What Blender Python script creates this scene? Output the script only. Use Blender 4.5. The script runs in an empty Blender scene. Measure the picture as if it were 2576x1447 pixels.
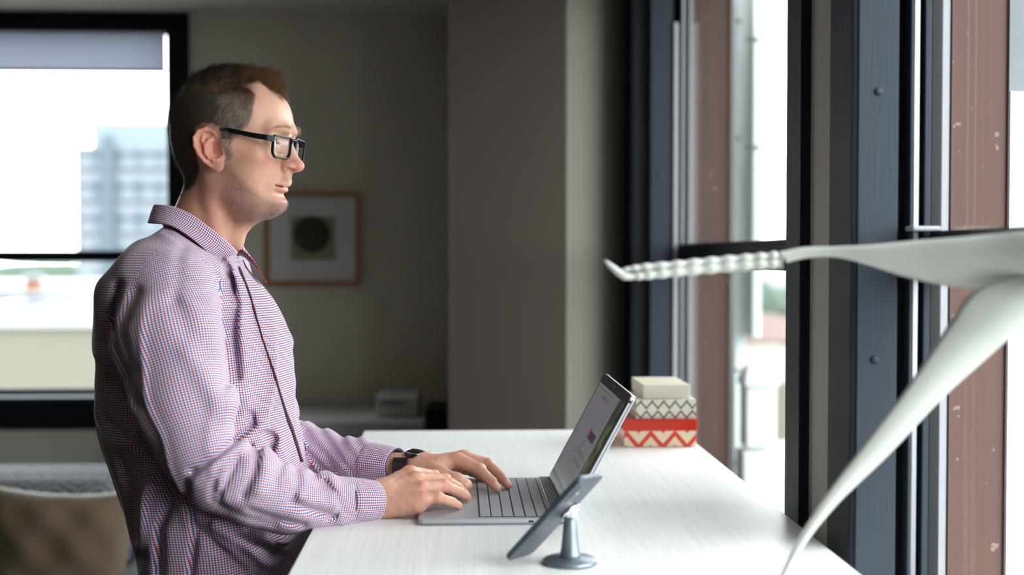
import bpy, bmesh, math, random
import numpy as np
from mathutils import Vector, Matrix

# ------------------------------------------------------------------ camera
SC = bpy.context.scene
COL = SC.collection
FPX, CX, CY = 3200.0, 1288.0, 723.5
CAM_Z, YAW, PITCH = 1.5, math.atan(135 / 3200), math.atan(84.5 / 3200)
cam_data = bpy.data.cameras.new('camera')
cam = bpy.data.objects.new('camera', cam_data)
COL.objects.link(cam)
cam.location = (0, 0, CAM_Z)
cam.rotation_euler = (math.pi / 2 - PITCH, 0, -YAW)
cam_data.sensor_width = 36.0
cam_data.lens = FPX / 2576 * 36
cam_data.clip_start = 0.05
cam_data.clip_end = 3000
cam_data.dof.use_dof = True
cam_data.dof.focus_distance = 1.93
cam_data.dof.aperture_fstop = 2.4
SC.camera = cam

# ------------------------------------------------------------------ sky, exposure
W = bpy.data.worlds.new('overcast_sky')
SC.world = W
W.use_nodes = True
_bg = W.node_tree.nodes['Background']
_bg.inputs['Color'].default_value = (0.93, 0.97, 1.0, 1)
_bg.inputs['Strength'].default_value = 10.5
SC.view_settings.view_transform = 'Standard'
SC.view_settings.look = 'None'
SC.view_settings.gamma = 1.0
SC.view_settings.exposure = 0.0
SC.view_settings.use_curve_mapping = False
SC.cycles.use_denoising = True
SC.cycles.max_bounces = 10
SC.cycles.diffuse_bounces = 5
SC.cycles.transparent_max_bounces = 16
SC.cycles.sample_clamp_indirect = 8.0
SC.cycles.caustics_reflective = False
SC.cycles.caustics_refractive = False


def portal(name, loc, rot, sx, sy):
    """Marks a window opening for sky sampling; gives off no light itself."""
    l = bpy.data.lights.new(name, 'AREA')
    l.shape = 'RECTANGLE'
    l.size, l.size_y = sx, sy
    l.cycles.is_portal = True
    o = bpy.data.objects.new(name, l)
    COL.objects.link(o)
    o.location, o.rotation_euler = loc, rot


# side windows face -X, back window faces -Y
portal('window_daylight', (0.72, 2.75, 1.55), (0, math.radians(90), 0), 1.7, 1.9)
portal('window_daylight', (0.72, 0.95, 1.55), (0, math.radians(90), 0), 1.7, 1.4)
portal('window_daylight', (-1.95, 5.2, 1.66), (math.radians(-90), 0, 0), 1.7, 1.5)

_R = Matrix.Rotation(-YAW, 3, 'Z') @ Matrix.Rotation(math.pi / 2 - PITCH, 3, 'X')


def at(px, py, Y):
    """World point on the ray of a photo pixel at depth Y."""
    d = _R @ Vector(((px - CX) / FPX, -(py - CY) / FPX, -1.0))
    t = Y / d.y
    return Vector((d.x * t, Y, CAM_Z + d.z * t))


def ax(px, Y):
    """World X of a photo column at depth Y (level with the lens)."""
    return at(px, 639, Y).x


# ------------------------------------------------------------------ object helpers
def link(o, parent=None):
    COL.objects.link(o)
    if parent is not None:
        o.parent = parent
    return o


def tag(o, label=None, cat=None, group=None, kind=None):
    if label:
        o['label'] = label
    if cat:
        o['category'] = cat
    if group:
        o['group'] = group
    if kind:
        o['kind'] = kind
    return o


def empty(name, loc=(0, 0, 0), rot=(0, 0, 0), parent=None):
    o = bpy.data.objects.new(name, None)
    o.empty_display_size = 0.05
    o.location, o.rotation_euler = loc, rot
    return link(o, parent)


def mesh_obj(name, verts, faces, mat=None, parent=None, smooth=False, mats=None, fmat=None):
    me = bpy.data.meshes.new(name)
    me.from_pydata([tuple(v) for v in verts], [], [tuple(f) for f in faces])
    if smooth:
        me.polygons.foreach_set('use_smooth', [True] * len(me.polygons))
    for m in (mats or ([mat] if mat else [])):
        me.materials.append(m)
    if fmat is not None:
        me.polygons.foreach_set('material_index', list(fmat))
    me.update()
    return link(bpy.data.objects.new(name, me), parent)


def bm_obj(name, bm, mat=None, parent=None, smooth=False, bevel=0.0, seg=2, mats=None, subsurf=0):
    bmesh.ops.recalc_face_normals(bm, faces=bm.faces)
    me = bpy.data.meshes.new(name)
    bm.to_mesh(me)
    bm.free()
    for m in (mats or ([mat] if mat else [])):
        me.materials.append(m)
    if smooth:
        me.polygons.foreach_set('use_smooth', [True] * len(me.polygons))
    o = link(bpy.data.objects.new(name, me), parent)
    if bevel > 0:
        b = o.modifiers.new('bevel', 'BEVEL')
        b.width, b.segments, b.limit_method = bevel, seg, 'ANGLE'
        b.angle_limit = math.radians(40)
    if subsurf:
        s = o.modifiers.new('subsurf', 'SUBSURF')
        s.levels = s.render_levels = subsurf
    return o


def add_box(bm, lo, hi, M=None):
    vs = [Vector((x, y, z)) for x in (lo[0], hi[0]) for y in (lo[1], hi[1]) for z in (lo[2], hi[2])]
    if M is not None:
        vs = [M @ v for v in vs]
    v = [bm.verts.new(p) for p in vs]
    for f in ((0, 1, 3, 2), (4, 6, 7, 5), (0, 4, 5, 1), (2, 3, 7, 6), (0, 2, 6, 4), (1, 5, 7, 3)):
        bm.faces.new([v[i] for i in f])


def box(name, lo, hi, mat, parent=None, bevel=0.0, seg=2, M=None):
    bm = bmesh.new()
    add_box(bm, lo, hi, M)
    return bm_obj(name, bm, mat, parent, bevel=bevel, seg=seg)


def prism(name, pts, z0, z1, mat, parent=None, bevel=0.0, axis='z', M=None, smooth=False):
    """Polygon pts (2-D) extruded along an axis."""
    bm = bmesh.new()

    def P(p, h):
        v = {'z': (p[0], p[1], h), 'y': (p[0], h, p[1]), 'x': (h, p[0], p[1])}[axis]
        v = Vector(v)
        return M @ v if M is not None else v
    a = [bm.verts.new(P(p, z0)) for p in pts]
    b = [bm.verts.new(P(p, z1)) for p in pts]
    bm.faces.new(a)
    bm.faces.new(b[::-1])
    n = len(pts)
    for i in range(n):
        bm.faces.new((a[i], b[i], b[(i + 1) % n], a[(i + 1) % n]))
    return bm_obj(name, bm, mat, parent, bevel=bevel, smooth=smooth)


def rounded_rect(w, h, r, n=6):
    """Outline centred on 0 with rounded corners."""
    out = []
    for cx, cy, a0 in ((w / 2 - r, h / 2 - r, 0), (-w / 2 + r, h / 2 - r, 90),
                       (-w / 2 + r, -h / 2 + r, 180), (w / 2 - r, -h / 2 + r, 270)):
        for i in range(n + 1):
            a = math.radians(a0 + 90 * i / n)
            out.append((cx + r * math.cos(a), cy + r * math.sin(a)))
    return out


def lathe(name, prof, mat, parent=None, n=48, M=None):
    bm = bmesh.new()
    rings = []
    for r, z in prof:
        ring = []
        for i in range(n):
            a = 2 * math.pi * i / n
            v = Vector((r * math.cos(a), r * math.sin(a), z))
            ring.append(bm.verts.new(M @ v if M is not None else v))
        rings.append(ring)
    for a, b in zip(rings, rings[1:]):
        for i in range(n):
            bm.faces.new((a[i], a[(i + 1) % n], b[(i + 1) % n], b[i]))
    bm.faces.new(rings[0][::-1])
    bm.faces.new(rings[-1])
    return bm_obj(name, bm, mat, parent, smooth=True)


def tube(name, pts, rad, mat, parent=None, n=12, squash=None, M=None, caps=True):
    """Swept tube through pts with radius per point; squash = (a, b) scales of the two cross axes."""
    pts = [Vector(p) for p in pts]
    if not hasattr(rad, '__len__'):
        rad = [rad] * len(pts)
    sa, sb = squash or (1, 1)
    bm = bmesh.new()
    up = Vector((0, 0, 1))
    rings = []
    for i, p in enumerate(pts):
        t = (pts[min(i + 1, len(pts) - 1)] - pts[max(i - 1, 0)]).normalized()
        s = t.cross(up)
        if s.length < 1e-3:
            s = t.cross(Vector((0, 1, 0)))
        s.normalize()
        u = s.cross(t).normalized()
        ring = []
        for k in range(n):
            a = 2 * math.pi * k / n
            v = p + s * (math.cos(a) * rad[i] * sa) + u * (math.sin(a) * rad[i] * sb)
            ring.append(bm.verts.new(M @ v if M is not None else v))
        rings.append(ring)
    for a, b in zip(rings, rings[1:]):
        for i in range(n):
            bm.faces.new((a[i], a[(i + 1) % n], b[(i + 1) % n], b[i]))
    if caps:
        bm.faces.new(rings[0][::-1])
        bm.faces.new(rings[-1])
    return bm_obj(name, bm, mat, parent, smooth=True)


# ------------------------------------------------------------------ material helpers
def srgb(r, g, b):
    f = lambda c: (c / 255 / 12.92) if c / 255 <= 0.04045 else ((c / 255 + 0.055) / 1.055) ** 2.4
    return (f(r), f(g), f(b), 1.0)


class NT:
    """Small helper round a material's node tree."""
    def __init__(s, name):
        s.m = bpy.data.materials.new(name)
        s.m.use_nodes = True
        s.t = s.m.node_tree
        s.b = s.t.nodes['Principled BSDF']
        s.out = s.t.nodes['Material Output']

    def n(s, kind, **kw):
        o = s.t.nodes.new('ShaderNode' + kind)
        for k, v in kw.items():
            setattr(o, k, v)
        return o

    def put(s, sock, v):
        if hasattr(v, 'is_linked') or isinstance(v, bpy.types.NodeSocket):
            s.t.links.new(v, sock)
        else:
            sock.default_value = v

    def math(s, op, a, b=None, c=None, clamp=False):
        o = s.n('Math', operation=op, use_clamp=clamp)
        for i, v in enumerate((a, b, c)):
            if v is not None:
                s.put(o.inputs[i], v)
        return o.outputs[0]

    def mix(s, f, a, b, blend='MIX'):
        o = s.n('Mix', data_type='RGBA', blend_type=blend)
        s.put(o.inputs[0], f)
        s.put(o.inputs[6], a)
        s.put(o.inputs[7], b)
        return o.outputs[2]

    def noise(s, scale, detail=3, rough=0.5, vec=None, dim='3D'):
        o = s.n('TexNoise', noise_dimensions=dim)
        o.inputs['Scale'].default_value = scale
        o.inputs['Detail'].default_value = detail
        o.inputs['Roughness'].default_value = rough
        if vec is not None:
            s.put(o.inputs['Vector'], vec)
        return o.outputs['Fac']

    def coord(s, which='Object', scale=None):
        o = s.n('TexCoord').outputs[which]
        if scale:
            m = s.n('Mapping')
            s.put(m.inputs[0], o)
            m.inputs['Scale'].default_value = scale
            return m.outputs[0]
        return o

    def ramp(s, f, stops):
        o = s.n('ValToRGB')
        e = o.color_ramp.elements
        while len(e) < len(stops):
            e.new(0.5)
        for x, (p, c) in zip(e, stops):
            x.position, x.color = p, c
        s.put(o.inputs[0], f)
        return o.outputs[0]

    def bump(s, h, strength=0.3, dist=0.001):
        o = s.n('Bump')
        o.inputs['Strength'].default_value = strength
        o.inputs['Distance'].default_value = dist
        s.put(o.inputs['Height'], h)
        s.t.links.new(o.outputs[0], s.b.inputs['Normal'])

    def set(s, **kw):
        for k, v in kw.items():
            s.put(s.b.inputs[k.replace('_', ' ')], v)
        return s


def flat(name, col, rough=0.6, metal=0.0, spec=0.5, bump=0, bscale=200, var=0.0, vscale=3):
    t = NT(name)
    c = col
    if var:
        v = t.noise(vscale, 4, vec=t.coord())
        d = tuple(max(0, x * (1 - var)) for x in col[:3]) + (1,)
        l = tuple(min(1, x * (1 + var)) for x in col[:3]) + (1,)
        c = t.mix(v, d, l)
    t.set(Base_Color=c, Roughness=rough, Metallic=metal)
    t.b.inputs['Specular IOR Level'].default_value = spec
    if bump:
        t.bump(t.noise(bscale, 3, vec=t.coord()), bump, 0.001)
    return t.m
# ================================================================== the room
M = {}
M['wall'] = flat('greige_wall_paint', srgb(226, 219, 204), 0.85, var=0.03, bump=0.08, bscale=350)
M['wall_brown'] = flat('taupe_wall_paint', srgb(70, 59, 52), 0.85, var=0.03, bump=0.08, bscale=350)
M['wall_strip'] = flat('warm_grey_wall_paint', srgb(132, 125, 116), 0.8, var=0.02, bump=0.1, bscale=150)
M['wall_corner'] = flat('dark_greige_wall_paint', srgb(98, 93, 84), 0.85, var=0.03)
M['ceiling'] = flat('ceiling_paint', srgb(226, 219, 206), 0.9)
M['floor'] = flat('brown_carpet', srgb(52, 46, 42), 0.95, var=0.2, vscale=40, bump=0.5, bscale=600)


def dark_paint(name, col, r0=0.28, spec=0.22):
    t = NT(name)
    co = t.coord('Object', (60, 60, 1.6))
    n1 = t.noise(6, 5, 0.6, vec=co)
    n2 = t.noise(2.0, 4, vec=t.coord())
    t.set(Base_Color=t.mix(n2, col, tuple(c * 1.35 for c in col[:3]) + (1,)),
          Roughness=t.math('MULTIPLY_ADD', n1, 0.28, r0))
    t.b.inputs['Specular IOR Level'].default_value = spec
    t.bump(n1, 0.35, 0.0012)
    return t.m


M['frame'] = dark_paint('brushed_black_paint', (0.008, 0.010, 0.014, 1), 0.42, 0.08)
M['jamb'] = dark_paint('blue_black_paint', (0.026, 0.033, 0.045, 1), 0.38)
M['track_gap_black'] = flat('black_track_and_gap_shadow', (0.006, 0.006, 0.007, 1), 0.7)  # window tracks, and painted shadow in the jamb gaps
M['metal'] = flat('brushed_aluminium', srgb(150, 150, 156), 0.35, 1.0, bump=0.2, bscale=300)
M['white_metal_lit_edge'] = flat('white_metal_and_sunlit_edge', srgb(165, 165, 170), 0.5, var=0.05, vscale=30)


def glass_pane(name, tint=(1, 1, 1, 1), refl=1.0):
    t = NT(name)
    tr = t.n('BsdfTransparent')
    tr.inputs[0].default_value = tint
    gl = t.n('BsdfGlossy')
    gl.inputs['Roughness'].default_value = 0.02
    lw = t.n('LayerWeight')
    lw.inputs['Blend'].default_value = 0.5
    f5 = t.math('MULTIPLY_ADD', t.math('POWER', lw.outputs['Facing'], 5.0), .92, .05)
    mx = t.n('MixShader')
    t.t.links.new(t.math('MULTIPLY', f5, refl), mx.inputs[0])
    t.t.links.new(tr.outputs[0], mx.inputs[1])
    t.t.links.new(gl.outputs[0], mx.inputs[2])
    t.t.links.new(mx.outputs[0], t.out.inputs[0])
    t.t.nodes.remove(t.b)
    return t.m


M['glass'] = glass_pane('window_glass', (0.97, 0.985, 0.98, 1), 0.7)

CEIL, YB, XL, YN = 2.43, 5.0, -3.4, -3.6


def struct(o):
    o['kind'] = 'structure'
    return o


struct(box('floor', (XL - .1, YN - .1, -0.1), (0.9, YB + .3, 0.0), M['floor']))
struct(box('ceiling', (XL - .1, YN - .1, CEIL), (0.9, YB + .3, CEIL + .15), M['ceiling']))
struct(box('wall_left', (XL - .15, YN, 0), (XL, YB + .2, CEIL), M['wall_brown']))
struct(box('wall_front', (XL, YN - .15, 0), (0.7, YN, CEIL), M['wall_brown']))

# back wall with the opening of the left window
bwx0, bwx1 = -2.85, ax(452, YB)
bwz0, bwz1 = 0.90, 2.385
bm = bmesh.new()
add_box(bm, (XL, YB, 0), (bwx0, YB + .2, CEIL))
add_box(bm, (bwx1, YB, 0), (0.9, YB + .2, CEIL))
add_box(bm, (bwx0, YB, 0), (bwx1, YB + .2, bwz0))
add_box(bm, (bwx0, YB, bwz1), (bwx1, YB + .2, CEIL))
struct(bm_obj('wall_back', bm, M['wall']))

# pillar in front of the back wall, splayed towards the side windows
px0, px1 = ax(1128, 3.6), ax(1425, 3.6)
struct(prism('wall_pillar', [(px0, 3.6), (px1, 3.6), (px1, 4.99), (px0, 4.99)], 0, CEIL, M['wall_brown']))
wx = ax(1578, 3.80)
struct(prism('wall_corner', [(px1, 3.62), (wx, 3.82), (0.515, 3.86), (0.70, 3.86), (0.70, 4.99), (px1, 4.99)], 0, CEIL, M['wall_corner']))

# right-hand wall: solid pieces between and under the windows
GX1, GX2 = 0.655, 0.618                                            # glass planes
W1A, W1B = 1.90, 3.66                                              # window 1 opening
W2A, W2B = 0.25, 1.60                                             # window 2 opening
SILL, HEAD = 0.86, 2.34
bm = bmesh.new()
for a, b in ((YN, W2A), (W2B + .13, W1A), (W1B + .13, 3.86)):
    add_box(bm, (0.515, a, 0), (0.70, b, CEIL))
for a, b in ((W2A, W2B + .13), (W1A, W1B + .13)):
    add_box(bm, (0.515, a, 0), (0.70, b, SILL - .03))
    add_box(bm, (0.515, a, HEAD), (0.70, b, CEIL))
struct(bm_obj('wall_right', bm, M['wall_strip']))

# ------------------------------------------------------------------ left window in the back wall
w3 = struct(empty('window_3', ((bwx0 + bwx1) / 2, YB, bwz0)))


def wbox(par, name, lo, hi, mat, bevel=0.0):
    o = box(name, lo, hi, mat, bevel=bevel)
    o.parent = par
    o.matrix_parent_inverse = Matrix.Translation(par.location).inverted()
    return o


gx1 = ax(432, YB + .04)
fx1 = ax(481, YB)
def z_at(py, Y): return at(1153, py, Y).z
bm = bmesh.new()
yy0, yy1 = YB - .03, YB + .09
add_box(bm, (gx1, yy0, z_at(1075, YB)), (fx1, yy1, z_at(33, YB)))         # right casing
add_box(bm, (bwx0 - .1, yy0, z_at(85, YB)), (gx1, yy1, z_at(33, YB)))     # head
add_box(bm, (bwx0 - .1, yy0, z_at(1075, YB)), (bwx0 + .05, yy1, z_at(33, YB)))
add_box(bm, (bwx0 - .1, yy0, z_at(1073, YB)), (gx1, yy1 - .04, z_at(1002, YB)))
o = bm_obj('window_frame', bm, M['frame'], bevel=.004)
o.parent = w3; o.matrix_parent_inverse = Matrix.Translation(w3.location).inverted()
wbox(w3, 'window_sill', (bwx0, YB - .07, z_at(1000, YB) - .004), (gx1, YB + .09, z_at(990, YB)), M['jamb'], .003)
wbox(w3, 'bottom_rail', (bwx0, YB + .03, z_at(992, YB)), (gx1, YB + .08, z_at(976, YB)), M['frame'])
wbox(w3, 'meeting_rail', (bwx0, YB + .02, z_at(658, YB)), (gx1, YB + .08, z_at(631, YB)), M['frame'])
wbox(w3, 'pane', (bwx0, YB + .05, z_at(990, YB)), (gx1, YB + .056, z_at(85, YB)), M['glass'])
t = NT('grey_roller_shade')
t.set(Base_Color=srgb(176, 178, 190), Roughness=0.9)
t.b.inputs['Transmission Weight'].default_value = 0.0
tl = t.n('BsdfTranslucent'); tl.inputs[0].default_value = srgb(190, 192, 204)
tr = t.n('BsdfTransparent'); tr.inputs[0].default_value = (1, 1, 1, 1)
mx = t.n('MixShader'); mx.inputs[0].default_value = 0.68
t.t.links.new(t.b.outputs[0], mx.inputs[1]); t.t.links.new(tl.outputs[0], mx.inputs[2])
t.t.links.new(mx.outputs[0], t.out.inputs[0])
sh = empty('roller_shade', ((bwx0 + bwx1) / 2, YB + .0, z_at(183, YB)))
tag(sh, 'grey roller shade pulled a little way down the left window', 'window shade')
sx1 = ax(418, YB)
def sbox(name, lo, hi, mat, bevel=0.0):
    return wbox(sh, name, lo, hi, mat, bevel)
sbox('fabric', (bwx0 + .06, YB + .012, z_at(180, YB)), (sx1, YB + .0135, z_at(84, YB)), t.m)
sbox('hem_bar', (bwx0 + .06, YB + .006, z_at(186, YB)), (sx1, YB + .018, z_at(179, YB)), M['frame'])

# ------------------------------------------------------------------ side windows
def side_window(n, ya, yb, gx, yj, cols, screws, near_casing, far_casing):
    """cols: (px0, px1, step, material, part name) faces of the far jamb, seen from the room."""
    w = struct(empty('window_%d' % n, (0.5, (ya + yb) / 2, SILL)))
    inv = Matrix.Translation(w.location).inverted()

    def par(o):
        o.parent = w
        o.matrix_parent_inverse = inv
        return o
    for (a, b, st, mat, nm) in cols:
        x0, x1 = ax(a, yj + st), ax(b, yj + st)
        par(box(nm, (x0, yj + st, SILL), (x1, yj + 0.12, HEAD), M[mat], bevel=0.0012))
    for (px, py) in screws:
        p = at(px, py, yj)
        par(lathe('screw', [(0.0055, 0), (0.0055, .0012), (.004, .0026), (.0012, .0030)], M['jamb'], n=20,
                  M=Matrix.Translation(p) @ Matrix.Rotation(math.radians(90), 4, 'X')))
    par(box('casing', (0.5, near_casing[0], 0.0 if n == 1 else SILL - .1), (0.517, near_casing[1], HEAD + .09), M['frame'], bevel=.0015))
    par(box('casing', (0.5, far_casing[0], 0.0), (0.517, far_casing[1], HEAD + .09), M['frame'], bevel=.0015))
    par(box('head_casing', (0.5, ya - .07, HEAD), (0.517, yb + .07, HEAD + .09), M['frame'], bevel=.002))
    par(box('near_jamb', (0.517, ya - .01, SILL), (gx + .04, ya + .012, HEAD), M['jamb']))
    par(box('window_sill', (0.50, ya - .05, SILL - .03), (gx + .05, yb + .02, SILL), M['frame'], bevel=.003))
    par(box('head_jamb', (0.517, ya, HEAD - .02), (gx + .04, yb, HEAD), M['jamb']))
    par(box('meeting_rail', (gx - .022, ya, 1.466), (gx + .012, yb - .0, 1.523), M['frame'], bevel=.003))
    par(box('glazing_bead', (gx - .018, ya, 1.523), (gx - .004, yb, 1.529), M['jamb'], bevel=.001))
    par(box('bottom_rail', (gx - .02, ya, SILL), (gx + .012, yb, SILL + .06), M['frame'], bevel=.002))
    par(box('pane', (gx, ya + .012, SILL), (gx + .005, yb + .03, HEAD), M['glass']))
    return w


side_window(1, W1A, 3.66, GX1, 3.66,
            [(1592, 1636, .03, 'track_gap_black', 'painted_gap_shadow'), (1636, 1687, 0, 'jamb', 'jamb'),  # first strip is black to paint in the recess's deep shadow
             (1687, 1694, .015, 'track_gap_black', 'track'), (1706, 1712, .01, 'frame', 'track'),
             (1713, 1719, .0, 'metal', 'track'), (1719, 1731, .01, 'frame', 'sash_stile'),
             (1731, 1742, .03, 'white_metal_lit_edge', 'sash_edge')],
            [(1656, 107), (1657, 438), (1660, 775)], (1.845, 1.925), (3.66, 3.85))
w1 = bpy.data.objects['window_1']
p0, p1 = at(1694, 622, 3.66), at(1706, 57, 3.66)
wbox(w1, 'weather_strip', (p0.x, 3.655, SILL), (p1.x, 3.68, p1.z), M['white_metal_lit_edge'], .001)
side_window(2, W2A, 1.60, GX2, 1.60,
            [(2150, 2157, .006, 'track_gap_black', 'painted_gap_shadow'), (2157, 2258, 0, 'jamb', 'jamb'),
             (2258, 2288, .03, 'track_gap_black', 'track'), (2288, 2296, 0.0, 'jamb', 'track'),
             (2296, 2310, .002, 'metal', 'weather_strip'), (2310, 2324, .02, 'track_gap_black', 'track'),
             (2324, 2340, .004, 'jamb', 'sash_stile'), (2340, 2366, .02, 'track_gap_black', 'sash_stile'),
             (2366, 2386, .05, 'white_metal_lit_edge', 'sash_edge')],  # sash edge coloured pale to stand for sunlight falling on it
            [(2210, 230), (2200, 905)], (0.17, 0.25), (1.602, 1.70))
w2 = bpy.data.objects['window_2']
lp = at(2325, 596, 1.58)
wbox(w2, 'sash_latch', (lp.x - .018, 1.57, 1.529), (lp.x + .018, 1.60, 1.535), M['white_metal_lit_edge'], .002)

# ================================================================== outside
M['stone'] = flat('pale_limestone', srgb(214, 218, 216), 0.9, var=0.06, vscale=6, bump=0.3, bscale=40)
M['stone_dark'] = flat('weathered_limestone', srgb(120, 126, 128), 0.9, var=0.2, vscale=14, bump=0.3, bscale=40)
M['joint'] = flat('dark_mortar_joint', srgb(88, 90, 87), 0.9)
t = NT('brown_exterior_paint')
_v = t.noise(5, 5, vec=t.coord('Object', (1, 1, .6)))
_s = t.math('GREATER_THAN', t.noise(60, 2, vec=t.coord()), 0.72)
t.set(Base_Color=t.mix(_s, t.mix(_v, srgb(82, 56, 48), srgb(104, 74, 64)), srgb(138, 116, 106)), Roughness=0.75)
M['brown'] = t.m
M['brown_edge'] = flat('faded_brown_paint', srgb(102, 78, 71), 0.8)
M['brick'] = flat('rust_red_roof', srgb(76, 50, 42), 0.9, var=0.15, vscale=1)
M['cream'] = flat('cream_render', srgb(98, 94, 82), 0.9, var=0.07, vscale=.6)
M['grey_roof'] = flat('grey_flat_roof', srgb(70, 74, 78), 0.9, var=0.25, vscale=.5)
M['leaf'] = flat('hazy_foliage', srgb(58, 72, 60), 0.9, var=0.35, vscale=2.0)  # greyed green, with distance haze put into the colour
M['white_wall'] = flat('whitewashed_wall', srgb(131, 133, 131), 0.9, var=.02)

# outer brown frames of the two side windows
for wn, Y, a, b, e in (('window_1', 3.72, 1742, 1832, 8), ('window_2', 1.66, 2386, 2531, 3)):
    par = bpy.data.objects[wn]
    x0, x1 = ax(a, Y), ax(b, Y)
    wbox(par, 'outer_frame', (x0, Y, .5), (x1, Y + .2, 2.6), M['brown'], .003)
    xe = ax(b + e, Y - .003)
    wbox(par, 'frame_bead', (x1 - .0005, Y - .004, .5), (xe, Y + .2, 2.6), M['brown_edge'], .001)
    xa = ax(a + e, Y - .01)
    wbox(par, 'frame_bead', (x0 - .001, Y - .012, .5), (xa, Y + .003, 2.6), M['brown_edge'], .001)

# stone pier with coursed blocks beside the far window
def tagd(o, l, c, **k): return tag(o, l, c, **k)
pier = empty('stone_pier', (ax(1865, 4.6), 4.8, -6))
tag(pier, 'tall pale stone pier with dark joints outside the far side window', 'stone pier')
def pc(par, name, lo, hi, mat, bevel=0.0): return wbox(par, name, lo, hi, mat, bevel)
xa, xb, xc = ax(1834, 4.6), ax(1878, 4.6), ax(1916, 4.5)
pc(pier, 'shaft', (xa, 4.6, -6), (xb, 5.4, 4.5), M['stone'])
pc(pier, 'quoin', (xb, 4.5, at(1900, 850, 4.5).z), (xc, 5.4, 4.5), M['stone'], .004)
pc(pier, 'drainpipe', (ax(1833, 4.55), 4.5, -6), (ax(1843, 4.55), 4.6, 4.5), M['stone_dark'])
for (a, b, y) in ((1842, 1877, 40), (1880, 1912, 98), (1842, 1877, 342), (1880, 1912, 370), (1842, 1877, 938),
                  (1842, 1877, 1176)):
    p = at(a, y, 4.497)
    pc(pier, 'joint', (p.x, 4.494 if a > 1870 else 4.594, p.z - .004), (ax(b, 4.497), 4.62 if a < 1870 else 4.52, p.z + .004), M['joint'])
ped = empty('stone_pedestal', (ax(1918, 4.3), 4.5, -6))
tag(ped, 'square pale stone pedestal with a rounded cap beyond the desk corner', 'stone pedestal')
c = ax(1918, 4.3); hw = (ax(1957, 4.3) - ax(1880, 4.3)) / 2
def zz(py, Y=4.3): return at(1918, py, Y).z
pc(ped, 'block', (c - hw, 4.3, zz(1130)), (c + hw, 4.3 + 2 * hw, zz(975)), M['stone'], .006)
pc(ped, 'plinth', (c - hw - .012, 4.29, -6), (c + hw + .10, 4.31 + 2 * hw, zz(1136)), M['stone'], .006)
prof = []
for i in range(9):
    a = math.pi / 2 * i / 8
    prof.append((hw * 1.05 + .006 - (hw * .75) * (1 - math.cos(a)), zz(975) + (zz(918) - zz(975)) * math.sin(a)))
bm = bmesh.new()
rings = []
for r, z in prof:
    rings.append([bm.verts.new((c + sx * r, 4.3 + hw + sy * r, z)) for sx, sy in ((-1, -1), (1, -1), (1, 1), (-1, 1))])
for a, b in zip(rings, rings[1:]):
    for i in range(4):
        bm.faces.new((a[i], a[(i + 1) % 4], b[(i + 1) % 4], b[i]))
bm.faces.new(rings[0][::-1]); bm.faces.new(rings[-1])
o = bm_obj('cap', bm, M['stone'], bevel=.008)
o.parent = ped; o.matrix_parent_inverse = Matrix.Translation(ped.location).inverted()

tag(box('terrace_wall', (1.0, 5.2, -8), (2.6, 5.5, zz(1135, 5.2)), M['white_wall'], bevel=.01),
    'low whitewashed terrace wall behind the stone pedestal', 'wall')
# neighbouring pier past window 2
np_ = empty('neighbouring_pier', (1.0, 2.0, -6))
tag(np_, 'light stone pier with a dark band near its top beyond the nearest window', 'stone pier')
x0, x1 = ax(2538, 1.95), ax(2538, 1.95) + .8
pc(np_, 'shaft', (x0, 1.95, -6), (x1, 2.3, z_at(222, 1.95)), M['stone'])
pc(np_, 'band', (x0 + .002, 1.96, z_at(222, 1.95)), (x1, 2.3, 3.4), M['stone_dark'])

# ground and distant town; distance haze is put into their colours
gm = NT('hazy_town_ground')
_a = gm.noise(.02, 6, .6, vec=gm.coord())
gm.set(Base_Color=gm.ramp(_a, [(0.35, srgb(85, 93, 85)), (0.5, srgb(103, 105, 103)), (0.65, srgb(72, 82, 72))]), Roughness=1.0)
bm = bmesh.new()
add_box(bm, (-1500, -600, -41), (1500, 2500, -40))
struct(bm_obj('ground', bm, gm.m))

t = NT('glass_tower_facade')
co = t.coord('Object')
br = t.n('TexBrick')
br.offset = 0.0
br.inputs['Scale'].default_value = 1.0
br.inputs['Color1'].default_value = srgb(79, 91, 100)
br.inputs['Color2'].default_value = srgb(93, 102, 109)
br.inputs['Mortar'].default_value = srgb(108, 113, 118)
br.inputs['Mortar Size'].default_value = 0.7
br.inputs['Mortar Smooth'].default_value = 0.4
br.inputs['Brick Width'].default_value = 2.4
br.inputs['Row Height'].default_value = 3.6
mp = t.n('Mapping')
mp.inputs['Rotation'].default_value = (math.radians(90), 0, 0)
t.put(mp.inputs[0], co)
t.put(br.inputs['Vector'], mp.outputs[0])
t.set(Base_Color=br.outputs['Color'], Roughness=0.9)
M['tower'] = t.m
M['tower_top'] = flat('pale_blue_cladding', srgb(103, 113, 119), 0.9)
M['tower_line'] = flat('grey_blue_spandrel', srgb(72, 82, 91), 0.9)
tw = empty('office_tower', (-38, 150, -40))
tag(tw, 'hazy blue office tower seen through the left window', 'building')
Yt = 150
def tz(py): return at(1153, py, Yt).z
pc(tw, 'facade', (ax(192, Yt), Yt, -40), (ax(640, Yt), Yt + 30, tz(372)), M['tower'])
pc(tw, 'crown', (ax(222, Yt), Yt + 2, tz(372)), (ax(640, Yt), Yt + 28, tz(305)), M['tower_top'])
pc(tw, 'service_column', (ax(262, Yt), Yt - .6, -40), (ax(290, Yt), Yt, tz(345)), M['tower_line'])
for k, y in enumerate((385, 425, 465, 505, 545, 585, 625, 700, 740)):
    pc(tw, 'spandrel', (ax(198, Yt), Yt - .3, tz(y + 5)), (ax(430, Yt), Yt, tz(y)), M['tower_line'])
cb = empty('cream_building', (-9, 26, -40))
tag(cb, 'low cream building with a flat grey roof across the street', 'building')
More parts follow.
